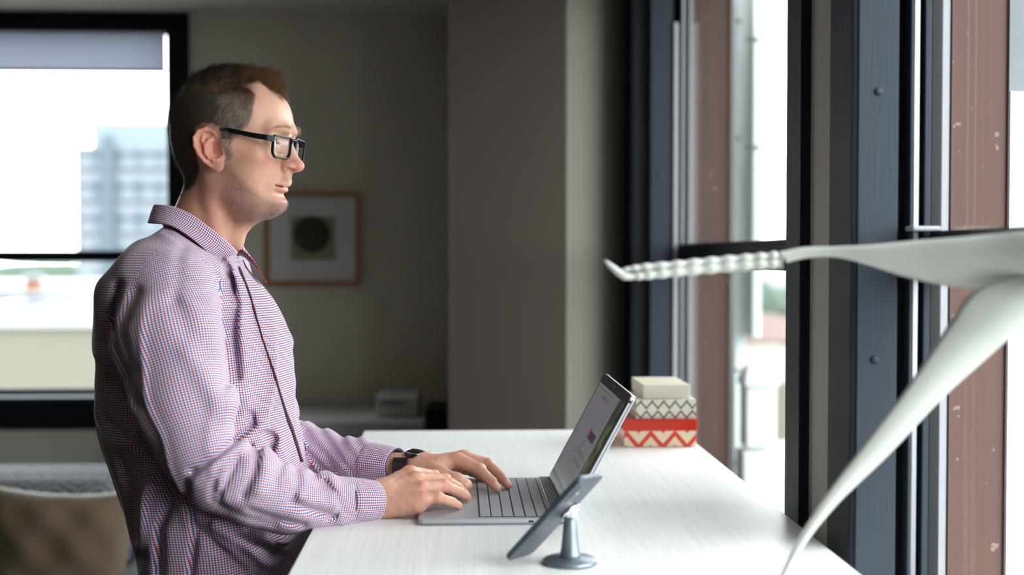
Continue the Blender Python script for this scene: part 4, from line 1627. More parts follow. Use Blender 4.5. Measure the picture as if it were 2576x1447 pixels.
for nm, frac, mt, wfun, sd_ in (
        ('dark_hair', .60, 'hair_dark', lambda P: np.clip(1.15 - np.clip((P[:, 0] - 18) / 30, 0, 1), .12, 1), 11),
        ('brown_hair', .26, 'hair_mid', lambda P: np.clip((P[:, 0] - 6) / 34, .02, 1) * np.clip((P[:, 2] - 40) / 18, .12, 1), 12),
        ('grey_hair', .16, 'hair_grey', lambda P: np.clip((P[:, 0] - 0) / 28, .0, 1) * np.clip((75 - P[:, 2]) / 18, 0.01, 1) * (np.abs(P[:, 1]) > 40), 13)):
    R_, N_ = sample_on(hm ** 1.1 * wfun(HV), int(HAIRN * frac), sd_)
    rnd = np.random.RandomState(sd_)
    x, y, z = R_[:, 0], np.abs(R_[:, 1]), R_[:, 2]
    topw = np.clip((z - 70) / 22, 0, 1)
    frontw = topw * np.clip((x - 10) / 35, 0, 1)
    L = 8 + 6 * topw + 4 * np.clip((z - 20) / 40, 0, 1) + 9 * frontw
    L = np.where(z < -20, 7 + 4 * np.clip((z + 70) / 50, 0, 1), L)
    L = L * rnd.uniform(.65, 1.15, len(L))
    clump = np.stack([vnoise(R_.astype(F32), .30, 50 + k) for k in range(3)], -1)
    D = unit(N_ * (.50 + .10 * topw + .50 * frontw)[:, None] + flow(R_, N_) * 1.0 + clump * (.48 + .45 * frontw)[:, None] + rnd.normal(size=R_.shape) * .22)
    D[:, 2] += frontw * .35
    D = unit(D)
    o = strands(nm, R_ - N_ * .3, D, L, 6, .066, M[mt], None, curl=.10, gravity=.02, seed=sd_, lay=flow(R_, N_) * (.25 + .10 * topw - .22 * frontw)[:, None])
    child_ = o
    o.parent = ho
    o.matrix_parent_inverse = (person.matrix_basis @ person.matrix_basis.inverted() @ ho.matrix_basis).inverted() if False else ho.matrix_basis.inverted()
# scalp shade: close-cropped base of the hair
bw = np.clip((jaw_top + 2 - HV[:, 2]) / 12, 0, 1) * np.clip((HV[:, 2] + 134) / 14, 0, 1) * np.clip((HV[:, 0] + 4) / 14, 0, 1)
bw = np.maximum(bw, must * .6) * (1 - lipm) * notear
side_burn = ((ayv > 50) & (HV[:, 0] > 4) & (HV[:, 0] < 26) & (HV[:, 2] < -20) & (HV[:, 2] > -60)).astype(float) * notear
bw = np.maximum(bw, side_burn * .6)
for nm, mt, cnt, sd_ in (('grey_beard', 'beard_grey', 7500, 21), ('brown_beard', 'beard_brown', 6000, 22)):
    w_ = bw * (np.clip(1.2 - np.abs(HV[:, 0] - 60) / 90, .3, 1))
    R_, N_ = sample_on(w_, cnt, sd_)
    rnd = np.random.RandomState(sd_)
    dn = np.array([.25, 0, -1.0]) + np.zeros_like(R_)
    dn = unit(dn - N_ * (dn * N_).sum(1, keepdims=True))
    D = unit(N_ * .75 + dn * .8 + rnd.normal(size=R_.shape) * .35)
    o = strands(nm, R_ - N_ * .2, D, rnd.uniform(1.5, 4.6, cnt), 4, .055, M[mt], None, curl=.18, seed=sd_)
    o.parent = ho; o.matrix_parent_inverse = ho.matrix_basis.inverted()
R_, N_ = sample_on(hm * (HV[:, 2] > 72) * np.clip((HV[:, 0] + 20) / 60, .08, 1), 420, 77)
rnd = np.random.RandomState(77)
cl_ = np.stack([vnoise(R_.astype(F32), .34, 60 + k) for k in range(3)], -1)
D = unit(N_ * .75 + np.array([.55, 0, .25]) + cl_ * .55 + rnd.normal(size=R_.shape) * .22)
o = strands('loose_hair', R_, D, rnd.uniform(13, 24, 420), 7, .06, M['hair_mid'], None, curl=.16, gravity=.03, seed=78)
o.parent = ho; o.matrix_parent_inverse = ho.matrix_basis.inverted()
for s_ in (-1, 1):
    rnd = np.random.RandomState(31 + s_)
    tt = rnd.rand(420)
    bz_ = 17.5 + 3.0 * np.sin(tt * 2.6) - 3.5 * tt ** 2
    by_ = 11 + 37 * tt
    cand = np.stack([np.full_like(tt, 100), s_ * (by_ + rnd.normal(size=420) * .8), bz_ + rnd.normal(size=420) * 1.7], -1)
    for it in range(30):                                             # march inwards to the skin
        cand[:, 0] -= np.clip(skin_field(cand.astype(F32)) * .8, -2, 4)
    D = unit(np.stack([np.full_like(tt, .55), s_ * (.35 + .9 * tt), .55 - 1.0 * tt], -1) + rnd.normal(size=(420, 3)) * .22)
    o = strands('eyebrow', cand, D, rnd.uniform(4.5, 8.5, 420), 5, .045, M['brow'], None, curl=.08, gravity=.05, seed=35 + s_)
    o.parent = ho; o.matrix_parent_inverse = ho.matrix_basis.inverted()
# ------------------------------------------------------------------ eyeglasses (worn, a thing of its own)
M['acetate'] = flat('black_acetate', (0.004, 0.004, 0.005, 1), .38, spec=.3)
M['lens'] = glass_pane('spectacle_lens', (.97, .985, .98, 1), .3)
gl = empty('eyeglasses', tuple(to_world(np.array([[92, 0, -4]]))[0]))
tag(gl, 'black rectangular-framed eyeglasses worn by the man', 'glasses')


def hw_(p):
    return Vector(to_world(np.array([p], float))[0])


def lens_outline(s, grow=0.0, n=7):
    """Rounded rectangular rim in (y, z), mm; s = side."""
    pts = []
    w0, h0, r = 25.5 + grow, 15.4 + grow, 7.0 + grow
    cy, cz_ = 33.5, -12.0
    for qx, qz, a0 in ((1, 1, 0), (-1, 1, 90), (-1, -1, 180), (1, -1, 270)):
        rr = r * (1.25 if qz < 0 else .7)
        for i in range(n + 1):
            a = math.radians(a0 + 90 * i / n)
            y = cy + qx * (w0 - rr) + rr * math.cos(a)
            z = cz_ + qz * (h0 - rr) + rr * math.sin(a)
            if z < cz_:                                             # narrower towards the bottom
                y = cy + (y - cy) * (1 - .10 * (cz_ - z) / h0)
            pts.append((s * y, z))
    return pts


def gx(y, z):
    return 89.5 - .0019 * y * y + (z + 9) * .12


def rim(s):
    bm = bmesh.new()
    o_, i_ = lens_outline(s, 1.7), lens_outline(s, -1.2)
    n = len(o_)
    R = []
    for k in range(n):
        q = []
        for (pt, dx) in ((o_[k], 1.9), (o_[k], -1.9), (i_[k], -1.9), (i_[k], 1.9)):
            q.append(bm.verts.new(hw_((gx(*pt) + dx, pt[0], pt[1]))))
        R.append(q)
    for k in range(n):
        a, b = R[k], R[(k + 1) % n]
        for j in range(4):
            bm.faces.new((a[j], a[(j + 1) % 4], b[(j + 1) % 4], b[j]))
    return bm_obj('rim', bm, M['acetate'], bevel=.0006, seg=3, smooth=True)


def lens(s):
    i_ = lens_outline(s, -1.0)
    bm = bmesh.new()
    n = len(i_)
    cyy = sum(p[0] for p in i_) / n; czz = sum(p[1] for p in i_) / n
    fr, bk = [], []
    for dx, arr in ((.6, fr), (-.6, bk)):
        for ring in (1, .66, .33):
            arr.append([bm.verts.new(hw_((gx(cyy + (p[0] - cyy) * ring, czz + (p[1] - czz) * ring) + dx + .8 * (1 - ring * ring),
                                          cyy + (p[0] - cyy) * ring, czz + (p[1] - czz) * ring))) for p in i_])
    for arr in (fr, bk):
        for a, b in zip(arr, arr[1:]):
            for k in range(n):
                bm.faces.new((a[k], a[(k + 1) % n], b[(k + 1) % n], b[k]))
        bm.faces.new(arr[-1])
    for k in range(n):
        bm.faces.new((fr[0][k], bk[0][k], bk[0][(k + 1) % n], fr[0][(k + 1) % n]))
    return bm_obj('lens', bm, M['lens'], smooth=True)


def gchild(o, par=None):
    o.parent = par or gl
    o.matrix_parent_inverse = gl.matrix_basis.inverted()
    return o


for s in (-1, 1):
    gchild(rim(s)); gchild(lens(s))
    # temple arm: from the end piece back over the ear, dropping behind it
    yo = 61.5
    pth = [(gx(58, 2) + .5, 59.5, -1.5), (gx(60, 2) - 3, 62.5, -1.2), (74, 66.5, .2), (55, 70.5, 3.4), (30, 75.0, 9), (10, 75.0, 13), (0, 73.6, 13.4), (-9, 72.0, 11), (-17, 70.0, 3)]
    hh = [5.0, 5.0, 4.6, 4.2, 3.6, 3.2, 2.8, 2.4, 1.6]
    bm = bmesh.new(); prev = None
    K = interp_rows([(*p, h) for p, h in zip(pth, hh)], 5)
    for r in K:
        x, y, z, h = r
        ring = [bm.verts.new(hw_((x, s * (y + dy), z + dz))) for dy, dz in ((1.1, h * .9), (-1.1, h * .9), (-1.1, -h * .9), (1.1, -h * .9))]
        if prev:
            for j in range(4):
                bm.faces.new((prev[j], prev[(j + 1) % 4], ring[(j + 1) % 4], ring[j]))
        else:
            bm.faces.new(ring)
        prev = ring
    bm.faces.new(prev[::-1])
    a_ = gchild(bm_obj('temple_arm', bm, M['acetate'], bevel=.0005, seg=2, smooth=False))
    q = hw_((76, s * (66.0 + 1.3), -.2)); q2 = hw_((70, s * (67.3 + 1.2), .6))
    gchild(tube('hinge_pin', [q, q2], .0007, M['metal'] if 'metal' in M else M['acetate'], n=8), a_)
gchild(tube('bridge', [hw_((gx(9, 0) + .2, -9.5, -2)), hw_((91.8, -5, .5)), hw_((92.2, 0, 1.3)), hw_((91.8, 5, .5)), hw_((gx(9, 0) + .2, 9.5, -2))],
            [.0024, .0021, .0020, .0021, .0024], M['acetate'], n=12))
# ================================================================== body, hands and clothes (metres, world space)
def A(px, py, Y):
    return np.array(at(px, py, Y), float)


# ---- arms
SR, SLp = A(425, 735, 1.80), np.array([-.398, 2.10, 1.425])
R_pts = [SR, A(426, 860, 1.775), A(452, 1000, 1.752), A(497, 1130, 1.735), A(540, 1203, 1.735), A(640, 1223, 1.745), A(720, 1252, 1.765), A(800, 1257, 1.79), A(870, 1263, 1.81), A(940, 1262, 1.832)]
R_rad = [.062, .076, .067, .051, .041, .0500, .0440, .0365, .0300, .0262]
L_pts = [SLp, A(640, 960, 2.14), A(650, 1095, 2.15), A(800, 1139, 2.105), A(900, 1158, 2.065), A(985, 1172, 2.035)]
L_rad = [.060, .056, .048, .037, .031, .0262]
TY = math.radians(-12)
_ct, _st = math.cos(TY), math.sin(TY)


def zpy(py, Y=1.95):
    return 1.5 - (py - 639) * Y / 3200


_py = [560, 585, 610, 640, 670, 700, 760, 800, 850, 900, 950, 1000, 1050, 1100, 1150, 1200, 1270, 1350, 1447, 1600]
_bk = [430, 398, 362, 333, 312, 287, 268, 264, 264, 262, 260, 267, 275, 286, 302, 317, 336, 357, 372, 384]
_fr = [560, 580, 586, 592, 596, 600, 640, 668, 694, 708, 722, 729, 734, 746, 757, 765, 770, 772, 770, 762]
_hw = [.070, .100, .135, .160, .172, .178, .180, .180, .180, .178, .176, .175, .175, .176, .178, .180, .183, .186, .188, .190]
_z = np.array([zpy(p) for p in _py])
_kx = 1.95 / 3200
_xc = (np.array(_bk) + np.array(_fr)) / 2 * _kx - 1153 * _kx
_hh = (np.array(_fr) - np.array(_bk)) / 2 * _kx
_ph = math.radians(22)
_aa = np.sqrt(np.maximum(_hh ** 2 - (np.array(_hw) * math.sin(_ph)) ** 2, .03 ** 2)) / math.cos(_ph)
f_xc, f_a, f_b = cr(_z, _xc + 0.004), cr(_z, _aa), cr(_z, _hw)
f_n = cr([.8, 1.1, 1.3, 1.42, 1.55], [2.3, 2.35, 2.3, 2.2, 2.0])


def torso_local(P):
    z = P[:, 2]
    dx, dy = P[:, 0] - f_xc(z), P[:, 1] - 1.955
    return dx * _ct + dy * _st, -dx * _st + dy * _ct                 # forward, left


def torso_field(P, grow=0.0):
    z = P[:, 2]
    u, v = torso_local(P)
    a, b, n = f_a(z) + grow, f_b(z) + grow, f_n(z)
    k = (np.abs(u / a) ** n + np.abs(v / b) ** n + 1e-9) ** (1 / n)
    f = (k - 1) * np.minimum(a, b) * .9
    f = smax(f, z - zpy(566), .03)
    return f


def arm_field(P, pts, rads, grow=0.0, sq=None):
    return chain(P, pts, [r + grow for r in rads], .018, sq)


def seg_xz(P, a, b):
    a = np.array((a[0], a[2]), F32); b = np.array((b[0], b[2]), F32)
    q = P[:, [0, 2]] - a
    ab = b - a
    t = np.clip((q @ ab) / float(ab @ ab), 0, 1)
    d = q - t[:, None] * ab
    return np.sqrt((d * d).sum(1)), t


# creases seen on the near side: (polyline in photo pixels, depth plane, width m, depth m); negative depth is a ridge
CREASES = [
    ([(594, 1072), (602, 1100), (552, 1140), (494, 1178)], 1.72, .0050, .0085),
    ([(494, 1178), (476, 1205), (474, 1236)], 1.72, .0060, .0040),
    ([(620, 1112), (560, 1160), (500, 1200)], 1.72, .0100, -.0050),
    ([(626, 1124), (650, 1146), (640, 1190), (618, 1240)], 1.72, .0055, .0060),
    ([(660, 1140), (672, 1180), (660, 1230)], 1.72, .0080, -.0040),
    ([(694, 1140), (704, 1175), (694, 1215)], 1.72, .0050, .0040),
    ([(600, 1150), (580, 1200), (560, 1240)], 1.72, .0050, .0038),
    ([(560, 1180), (545, 1215), (540, 1250)], 1.72, .0045, .0030),
    ([(740, 1170), (752, 1210), (745, 1250)], 1.75, .0050, .0035),
    ([(740, 1248), (790, 1275), (842, 1298)], 1.77, .0050, .0045),
    ([(760, 1230), (805, 1252), (850, 1268)], 1.77, .0060, -.0035),
    ([(790, 1190), (812, 1215), (835, 1230)], 1.78, .0045, .0040),
    ([(820, 1205), (848, 1232), (858, 1262)], 1.79, .0040, .0045),
    ([(640, 1270), (700, 1300), (760, 1322)], 1.74, .0060, .0040),
    ([(560, 1262), (620, 1290), (690, 1318)], 1.73, .0070, .0030),
    ([(830, 1300), (850, 1285), (862, 1268)], 1.79, .0035, .0035),
    ([(476, 880), (520, 960), (566, 1040)], 1.70, .0140, -.0060),
    ([(430, 760), (470, 850), (500, 900)], 1.70, .0120, .0030),
    ([(330, 740), (300, 830), (330, 930)], 1.72, .0100, .0050),
    ([(285, 720), (262, 800), (300, 900), (360, 1010)], 1.74, .0080, .0050),
    ([(520, 800), (560, 900), (585, 1000)], 1.70, .0090, .0030),
    ([(430, 620), (445, 700), (440, 760)], 1.74, .0080, .0020),
    ([(495, 628), (525, 664), (549, 708), (566, 775), (570, 860), (578, 960)], 1.76, .0060, .0095),
    ([(540, 660), (575, 720), (592, 790), (602, 880), (612, 1000)], 1.80, .0085, -.0065),
    ([(600, 760), (640, 860), (660, 960)], 1.82, .0080, .0030),
    ([(478, 1290), (490, 1350), (478, 1447)], 1.77, .0050, .0050),
    ([(500, 1330), (560, 1390), (600, 1447)], 1.78, .0070, .0050),
    ([(540, 1320), (610, 1370), (660, 1440)], 1.78, .0070, -.0050),
    ([(600, 1345), (650, 1385), (690, 1440)], 1.80, .0060, .0060),
    ([(680, 1350), (720, 1370), (760, 1360)], 1.82, .0060, .0050),
    ([(700, 1380), (735, 1400), (760, 1390)], 1.82, .0050, -.0050),
    ([(300, 1150), (330, 1250), (350, 1400)], 1.80, .0120, .0050),
    ([(400, 1170), (360, 1260), (345, 1380)], 1.80, .0100, -.0050),
    ([(440, 1230), (400, 1330), (400, 1447)], 1.78, .0080, .0050),
    ([(270, 960), (330, 1010), (380, 1080)], 1.80, .0080, .0040),
    ([(262, 1060), (320, 1100), (390, 1150)], 1.80, .0070, .0035),
    ([(690, 760), (735, 800)], 1.95, .0050, .0030),
]
_CR = [([A(px, py, Y).astype(F32) for px, py in pl], w, d) for pl, Y, w, d in CREASES]


def wrinkle(P):
    """Displacement of the cloth in metres (positive = inwards)."""
    near = np.clip((1.93 - P[:, 1]) / .05, 0, 1)
    f = 0
    for pl, w, d in _CR:
        best = None
        for a, b in zip(pl, pl[1:]):
            dd, t = seg_xz(P, a, b)
            best = dd if best is None else np.minimum(best, dd)
        f = f + 1.55 * d * np.exp(-(best / (w * .95)) ** 2)
    f = f * near
    # far sleeve: rings of soft folds
    far = np.clip((P[:, 1] - 1.98) / .03, 0, 1) * np.clip((P[:, 0] + .27) / .03, 0, 1)
    s = (P[:, 0] * .9 + P[:, 2] * .75)
    f = f + far * .0022 * np.sin(s * 2 * math.pi / .022 + 3 * vnoise(P, 18, 4)) * np.clip((-.115 - P[:, 0]) / .04, 0, 1)
    f = f + .0016 * vnoise(P * np.array([1, 1, .55], F32), 75, 1) + .0034 * vnoise(P, 26, 2)
    rg = np.abs(vnoise(P * np.array([1, .8, .7], F32), 34, 7))
    f = f - .0034 * np.exp(-(rg / .16) ** 2)
    return f


CUFF_R, CUFF_L = (A(868, 1262, 1.808), A(944, 1261, 1.833)), (A(925, 1164, 2.055), A(996, 1173, 2.03))


def sleeve_field(P):
    r = arm_field(P, R_pts, R_rad, 0, ((0, 1, 0), 1.12))
    l = arm_field(P, L_pts, L_rad)
    return r, l


def shirt_raw(P):
    t = torso_field(P)
    r, l = sleeve_field(P)
    sh = cone(P, SR + np.array([.0, .02, .0]), A(500, 655, 1.93), .060, .062)
    shl = cone(P, SLp, A(508, 655, 1.99), .055, .056)
    t2 = smin(smin(t, sh, .03), shl, .03)
    ch = ell(P, tuple(A(600, 880, 1.95)), (.064, .12, .11))             # chest
    t2 = smin(t2, ch, .05)
    f = smin(t2, r, .016)
    f = smin(f, l, .02)
    # sleeves stop under the cuffs
    for (a, b) in (CUFF_R, CUFF_L):
        d = (b - a) / np.linalg.norm(b - a)
        q = P - (a + (b - a) * .35).astype(F32)
        along = q @ d.astype(F32)
        rad = np.linalg.norm(q - along[:, None] * d.astype(F32), axis=1)
        f = np.where(rad < .06, np.maximum(f, np.where(along < .10, along, f)), f)
    return f, t2, r, l


_nc = [(390, 536), (440, 562), (500, 600), (550, 634), (580, 648), (605, 640), (640, 640)]
NECKCUT = cr([(a - 1153) * 1.95 / 3200 for a, b in _nc], [1.5 - (b - 639) * 1.95 / 3200 for a, b in _nc])


def shirt_field(P):
    f, t2, r, l = shirt_raw(P)
    f = f + wrinkle(P) * np.clip(1 - np.abs(f) / .05, 0, 1)
    f = smax(f, .955 - P[:, 2] + .012 * np.sin(P[:, 0] * 14), .006)
    # neck opening, cut along the collar seam
    f = smax(f, (P[:, 2] - NECKCUT(P[:, 0])) * .8, .004)
    nk = cone(P, tuple(to_world(np.array([[-92, 0, -222]]))[0]), tuple(to_world(np.array([[-14, 0, -100]]))[0]), .058, .070)
    return smax(f, -nk, .006)


# ---- hands
def finger(P, pts, rads):
    return chain(P, pts, rads, .0035)


HR = {
    'wrist': A(930, 1262, 1.832), 'palm0': A(962, 1250, 1.840),
    'f': [  # MCP, PIP, DIP, tip
        [A(1064, 1256, 1.812), A(1101, 1252, 1.815), A(1137, 1264, 1.829), A(1153, 1272, 1.838)],
        [A(1060, 1231, 1.836), A(1117, 1223, 1.853), A(1155, 1238, 1.878), A(1175, 1250, 1.893)],
        [A(1046, 1207, 1.858), A(1119, 1208, 1.884), A(1152, 1227, 1.908), A(1170, 1243, 1.922)],
        [A(1031, 1191, 1.878), A(1092, 1198, 1.908), A(1120, 1221, 1.928), A(1131, 1241, 1.940)]],
    'r': [[.0102, .0083, .0072, .0058], [.0112, .0090, .0078, .0064], [.0115, .0092, .0080, .0066], [.0115, .0090, .0078, .0064]],
    'thumb': [A(985, 1246, 1.872), A(1035, 1242, 1.905), A(1068, 1244, 1.930), A(1090, 1250, 1.945)], 'tr': [.0165, .0125, .0100, .0080],
    'pads': [(A(962, 1272, 1.832), A(1048, 1268, 1.815), .0185, .0145), (A(960, 1250, 1.850), A(1010, 1238, 1.885), .018, .016)],
}
HL = {
    'wrist': A(985, 1176, 2.033), 'palm0': A(1058, 1176, 2.018),
    'f': [
        [A(1150, 1157, 2.000), A(1206, 1181, 1.984), A(1238, 1213, 1.964), A(1251, 1229, 1.955)],
        [A(1166, 1151, 2.030), A(1227, 1169, 2.030), A(1262, 1201, 2.002), A(1278, 1221, 1.985)],
        [A(1158, 1162, 2.055), A(1212, 1178, 2.072), A(1240, 1195, 2.058), A(1254, 1209, 2.034)],
        [A(1146, 1174, 2.072), A(1188, 1186, 2.090), A(1206, 1197, 2.078), A(1216, 1204, 2.055)]],
    'r': [[.0118, .0094, .0080, .0066], [.0116, .0094, .0082, .0067], [.0112, .0090, .0078, .0064], [.0102, .0082, .0072, .0058]],
    'thumb': [A(1072, 1182, 1.995), A(1108, 1194, 1.968), A(1148, 1208, 1.950), A(1173, 1220, 1.940)], 'tr': [.0165, .0128, .0108, .0092],
    'pads': [(A(1060, 1186, 2.010), A(1100, 1180, 1.992), .018, .017), (A(1062, 1186, 2.045), A(1135, 1184, 2.06), .017, .014)],
}


def hand_field(P, H):
    w = H['wrist'] - (H['palm0'] - H['wrist']) * .9
    f = cone(P, w, H['palm0'], .0245, .0225)
    pal = None
    mcps = [q[0] for q in H['f']]
    for i, m in enumerate(mcps):
        b = H['palm0'] + (m - np.mean(mcps, 0)) * .42
        g = cone(P, b, m, .0145, H['r'][i][0])
        pal = g if pal is None else smin(pal, g, .013)
    f = smin(f, pal, .014)
    for a, b, ra, rb in H['pads']:
        f = smin(f, cone(P, a, b, ra, rb), .012)
    for pts, rd in zip(H['f'], H['r']):
        g = None
        for i in range(3):
            c_ = cone(P, pts[i], pts[i + 1], rd[i] * (.94 if i else 1), rd[i + 1])
            g = c_ if g is None else smin(g, c_, .003)
        # soft swelling of the joints
        g = smin(g, np.linalg.norm(P - pts[1].astype(F32), axis=1) - rd[1] * 1.03, .004)
        f = smin(f, g, .0045)
    t = chain(P, H['thumb'], H['tr'], .006)
    f = smin(f, t, .007)
    # tendons, knuckle creases
    f = f + .00035 * vnoise(P, 420, 9)
    for pts, rd in zip(H['f'], H['r']):
        for j, dp in ((1, .0007), (2, .0005)):
            ax_ = pts[j + 1] - pts[j - 1]; ax_ = ax_ / np.linalg.norm(ax_)
            q = P - pts[j].astype(F32)
            al = q @ ax_.astype(F32)
            near_ = np.exp(-(np.linalg.norm(q, axis=1) / (rd[j] * 1.25)) ** 4)
            up_ = np.clip(q[:, 2] / rd[j], 0, 1)
            f = f + dp * near_ * up_ * np.cos(al * 2 * math.pi / .0031) * np.exp(-(al / .0042) ** 2)
    # nails
    return f


def nail_list(H):
    out = []
    for pts, rd in list(zip(H['f'], H['r'])) + [(H['thumb'], H['tr'])]:
        d = pts[3] - pts[2]; d = d / np.linalg.norm(d)
        up = np.array([0, 0, 1.0])
        if pts is H['thumb']:
            up = np.array([0, -.75, .65])
        nrm = up - d * (up @ d); nrm /= np.linalg.norm(nrm)
        sd = np.cross(d, nrm)
        rn = rd[3] * (.80 if pts is H['thumb'] else .9)
        out.append((pts[3] - d * .001 + nrm * (rd[3] * .86), d, sd, nrm, rn))
    return out


def nail_mask(V, H):
    m = np.zeros(len(V))
    for c, d, sd, nrm, r in nail_list(H):
        q = V - c
        k = np.maximum(np.abs(q @ d) / (r * 1.05), np.abs(q @ sd) / (r * .82))
        e = ((np.abs(q @ d) / (r * 1.10)) ** 3 + (np.abs(q @ sd) / (r * .84)) ** 3)
        m = np.maximum(m, np.clip((1 - e) * 4, 0, 1) * (np.abs(q @ nrm) < r * .9))
    return m


def hand_field_n(P, H):
    f = hand_field(P, H)
    for c, d, sd, nrm, r in nail_list(H):
        q = (P - c.astype(F32))
        l = np.stack([q @ d.astype(F32), q @ sd.astype(F32), q @ nrm.astype(F32)], -1)
        e = (np.abs(l[:, 0]) / (r * 1.12)) ** 3 + (np.abs(l[:, 1]) / (r * .86)) ** 3
        rim_ = np.exp(-((e - 1) / .35) ** 2) * (l[:, 2] > -r * .6) * (np.abs(l[:, 2]) < r)
        f = f + rim_ * .00045
    return f


Q_ = 'PREVIEW' in globals()
hh_ = .0020 if Q_ else .00105
handsV, handsQ, hnail = [], [], []
for H in (HR, HL):
    allp = np.array([H['wrist']] + [p for q in H['f'] for p in q] + H['thumb'])
    lo, hi = allp.min(0) - .03, allp.max(0) + .02
    V, Qd = surf(lambda P: hand_field_n(P, H), lo, hi, hh_)
    V = relax(V, Qd, 1, .4)
    handsV.append(V); handsQ.append(Qd); hnail.append(nail_mask(V, H))

# hidden core: chest, arms and neck under the shirt, so that body is one figure
def core_field(P):
    f = torso_field(P, -.028)
    f = smin(f, cone(P, SR, SLp, .045, .045), .04)
    f = smin(f, chain(P, R_pts, [max(.021, r * .62) for r in R_rad], .015), .02)
    f = smin(f, chain(P, L_pts, [max(.021, r * .62) for r in L_rad], .015), .02)
    nb = to_world(np.array([[-88, 0, -235], [-60, 0, -150]]))
    f = smin(f, cone(P, nb[0], nb[1], .048, .044), .03)
    return smax(f, .90 - P[:, 2], .01)


CV, CQ = surf(core_field, (-.64, 1.66, .86), (-.06, 2.24, 1.62), .010 if Q_ else .007)

Vall = [to_world(HV)] + handsV + [CV]
off = np.cumsum([0] + [len(v) for v in Vall])
Qall = np.concatenate([q + o for q, o in zip([HQ] + handsQ + [CQ], off)])
Vall_ = np.concatenate(Vall)
body = np_mesh('body', Vall_, Qall, M['skin'], person)
body.matrix_parent_inverse = person.matrix_basis.inverted()
z_ = lambda *a: np.concatenate(a)
zh = [np.zeros(len(v)) for v in handsV]; zc = np.zeros(len(CV))
knr = []
for V, H in zip(handsV, (HR, HL)):
    m = np.zeros(len(V))
    for pts, rd in zip(H['f'], H['r']):
        m = np.maximum(m, .55 * np.exp(-(np.linalg.norm(V - pts[1], axis=1) / .009) ** 2))
        m = np.maximum(m, .40 * np.exp(-(np.linalg.norm(V - pts[0], axis=1) / .013) ** 2))
        m = np.maximum(m, .45 * np.exp(-(np.linalg.norm(V - pts[3], axis=1) / .009) ** 2))
    knr.append(m)
vattr(body, 'red', z_(redm, *knr, zc)); vattr(body, 'beard', z_(beardm, *zh, zc)); vattr(body, 'lip', z_(lipm, *zh, zc))
vattr(body, 'nail', z_(np.zeros(len(HV)), *hnail, zc)); vattr(body, 'scalp', z_(scalpm, *zh, zc))
for s_ in (-1, 1):
    e = eyeball(s_, person)
    e.matrix_parent_inverse = person.matrix_basis.inverted()
# ------------------------------------------------------------------ checked shirt
t = NT('red_and_blue_check_cotton')
sep = t.n('SeparateXYZ'); t.put(sep.inputs[0], t.coord('UV'))
PITCH_ = .0068


def line(sock, shift):
    x = t.math('FRACT', t.math('ADD', t.math('DIVIDE', sock, PITCH_), shift))
    d = t.math('ABSOLUTE', t.math('SUBTRACT', x, .5))
    return t.math('SUBTRACT', 1.0, t.math('SMOOTH_MIN', 1.0, t.math('MULTIPLY', t.math('MAXIMUM', t.math('SUBTRACT', d, .06), 0.0), 14.0), .1), clamp=True)


white = (.86, .84, .88, 1)
cu = white
red, blu = srgb(192, 62, 80), srgb(74, 96, 172)
cU = t.mix(line(sep.outputs[0], 0.0), white, red)
cU = t.mix(line(sep.outputs[0], 0.5), cU, blu)
cV = t.mix(line(sep.outputs[1], 0.25), (1, 1, 1, 1), red)
cV = t.mix(line(sep.outputs[1], 0.75), cV, blu)
c_ = t.mix(1.0, cU, cV, 'MULTIPLY')
t.set(Base_Color=c_, Roughness=.85)
t.b.inputs['Specular IOR Level'].default_value = .25
t.b.inputs['Sheen Weight'].default_value = .15
t.bump(t.noise(900, 2, .5, vec=t.coord()), .15, .0004)
M['check'] = t.m
M['placket_shadow'] = flat('dark_red_placket_shadow', srgb(60, 18, 34), .9)  # dark colour stands for the shadow under the placket overlap
M['button'] = flat('pearl_button', srgb(176, 170, 184), .3)


def set_uv(o, V, Q, uv_fn):
    """uv per face corner; uv_fn(Vc, face ids) handled face by face so seams stay clean."""
    me = o.data
    lay = me.uv_layers.new(name='UVMap')
    lay.data.foreach_set('uv', uv_fn.astype(F32).ravel())


def polyline_uv(V, pts, rmean, upref):
    """Length along and angle around a polyline."""
    pts = [np.asarray(p) for p in pts]
    best = np.full(len(V), 1e9); T = np.zeros(len(V)); Aang = np.zeros(len(V))
    acc = 0
    for a, b in zip(pts, pts[1:]):
        ab = b - a; L = np.linalg.norm(ab); d = ab / L
        tt = (V - a) @ d
        tc = np.clip(tt, 0, L)
        off_ = V - a - tc[:, None] * d
        dist = np.linalg.norm(off_, axis=1)
        s = np.cross(d, upref); s /= np.linalg.norm(s); u = np.cross(s, d)
        rad = V - a - tt[:, None] * d
        ang = np.arctan2(rad @ u, rad @ s)
        m = dist < best
        best[m] = dist[m]; T[m] = (acc + tt)[m]; Aang[m] = ang[m]
        acc += L
    return T, Aang


SH = .0055 if Q_ else .0027
SV, SQ = surf(shirt_field, (-.66, 1.62, .93), (-.075, 2.25, 1.58), SH, 24)
SV = relax(SV, SQ, 1, .5)
_, tf, rf, lf = shirt_raw(SV.astype(F32))
reg = np.where(rf < tf - .004, 1, np.where(lf < tf - .004, 2, 0))
FN = normals(SV, SQ)
u_, v_ = torso_local(SV.astype(F32))
ang0 = np.arctan2(v_, u_)
yoke = np.zeros(len(SV), bool)
rn_ = np.sqrt((u_ / .125) ** 2 + (v_ / .18) ** 2)
vv_ = SV[:, 2] + .15 * np.clip(1 - rn_, 0, 1) * np.clip((SV[:, 2] - 1.36) / .08, 0, 1)
reg = np.where(yoke, 3, reg)
freg = np.where((reg[SQ] == 1).sum(1) >= 2, 1, np.where((reg[SQ] == 2).sum(1) >= 2, 2, np.where((reg[SQ] == 3).sum(1) >= 2, 3, 0)))
uarm = [R_pts[0], R_pts[4], R_pts[9]]
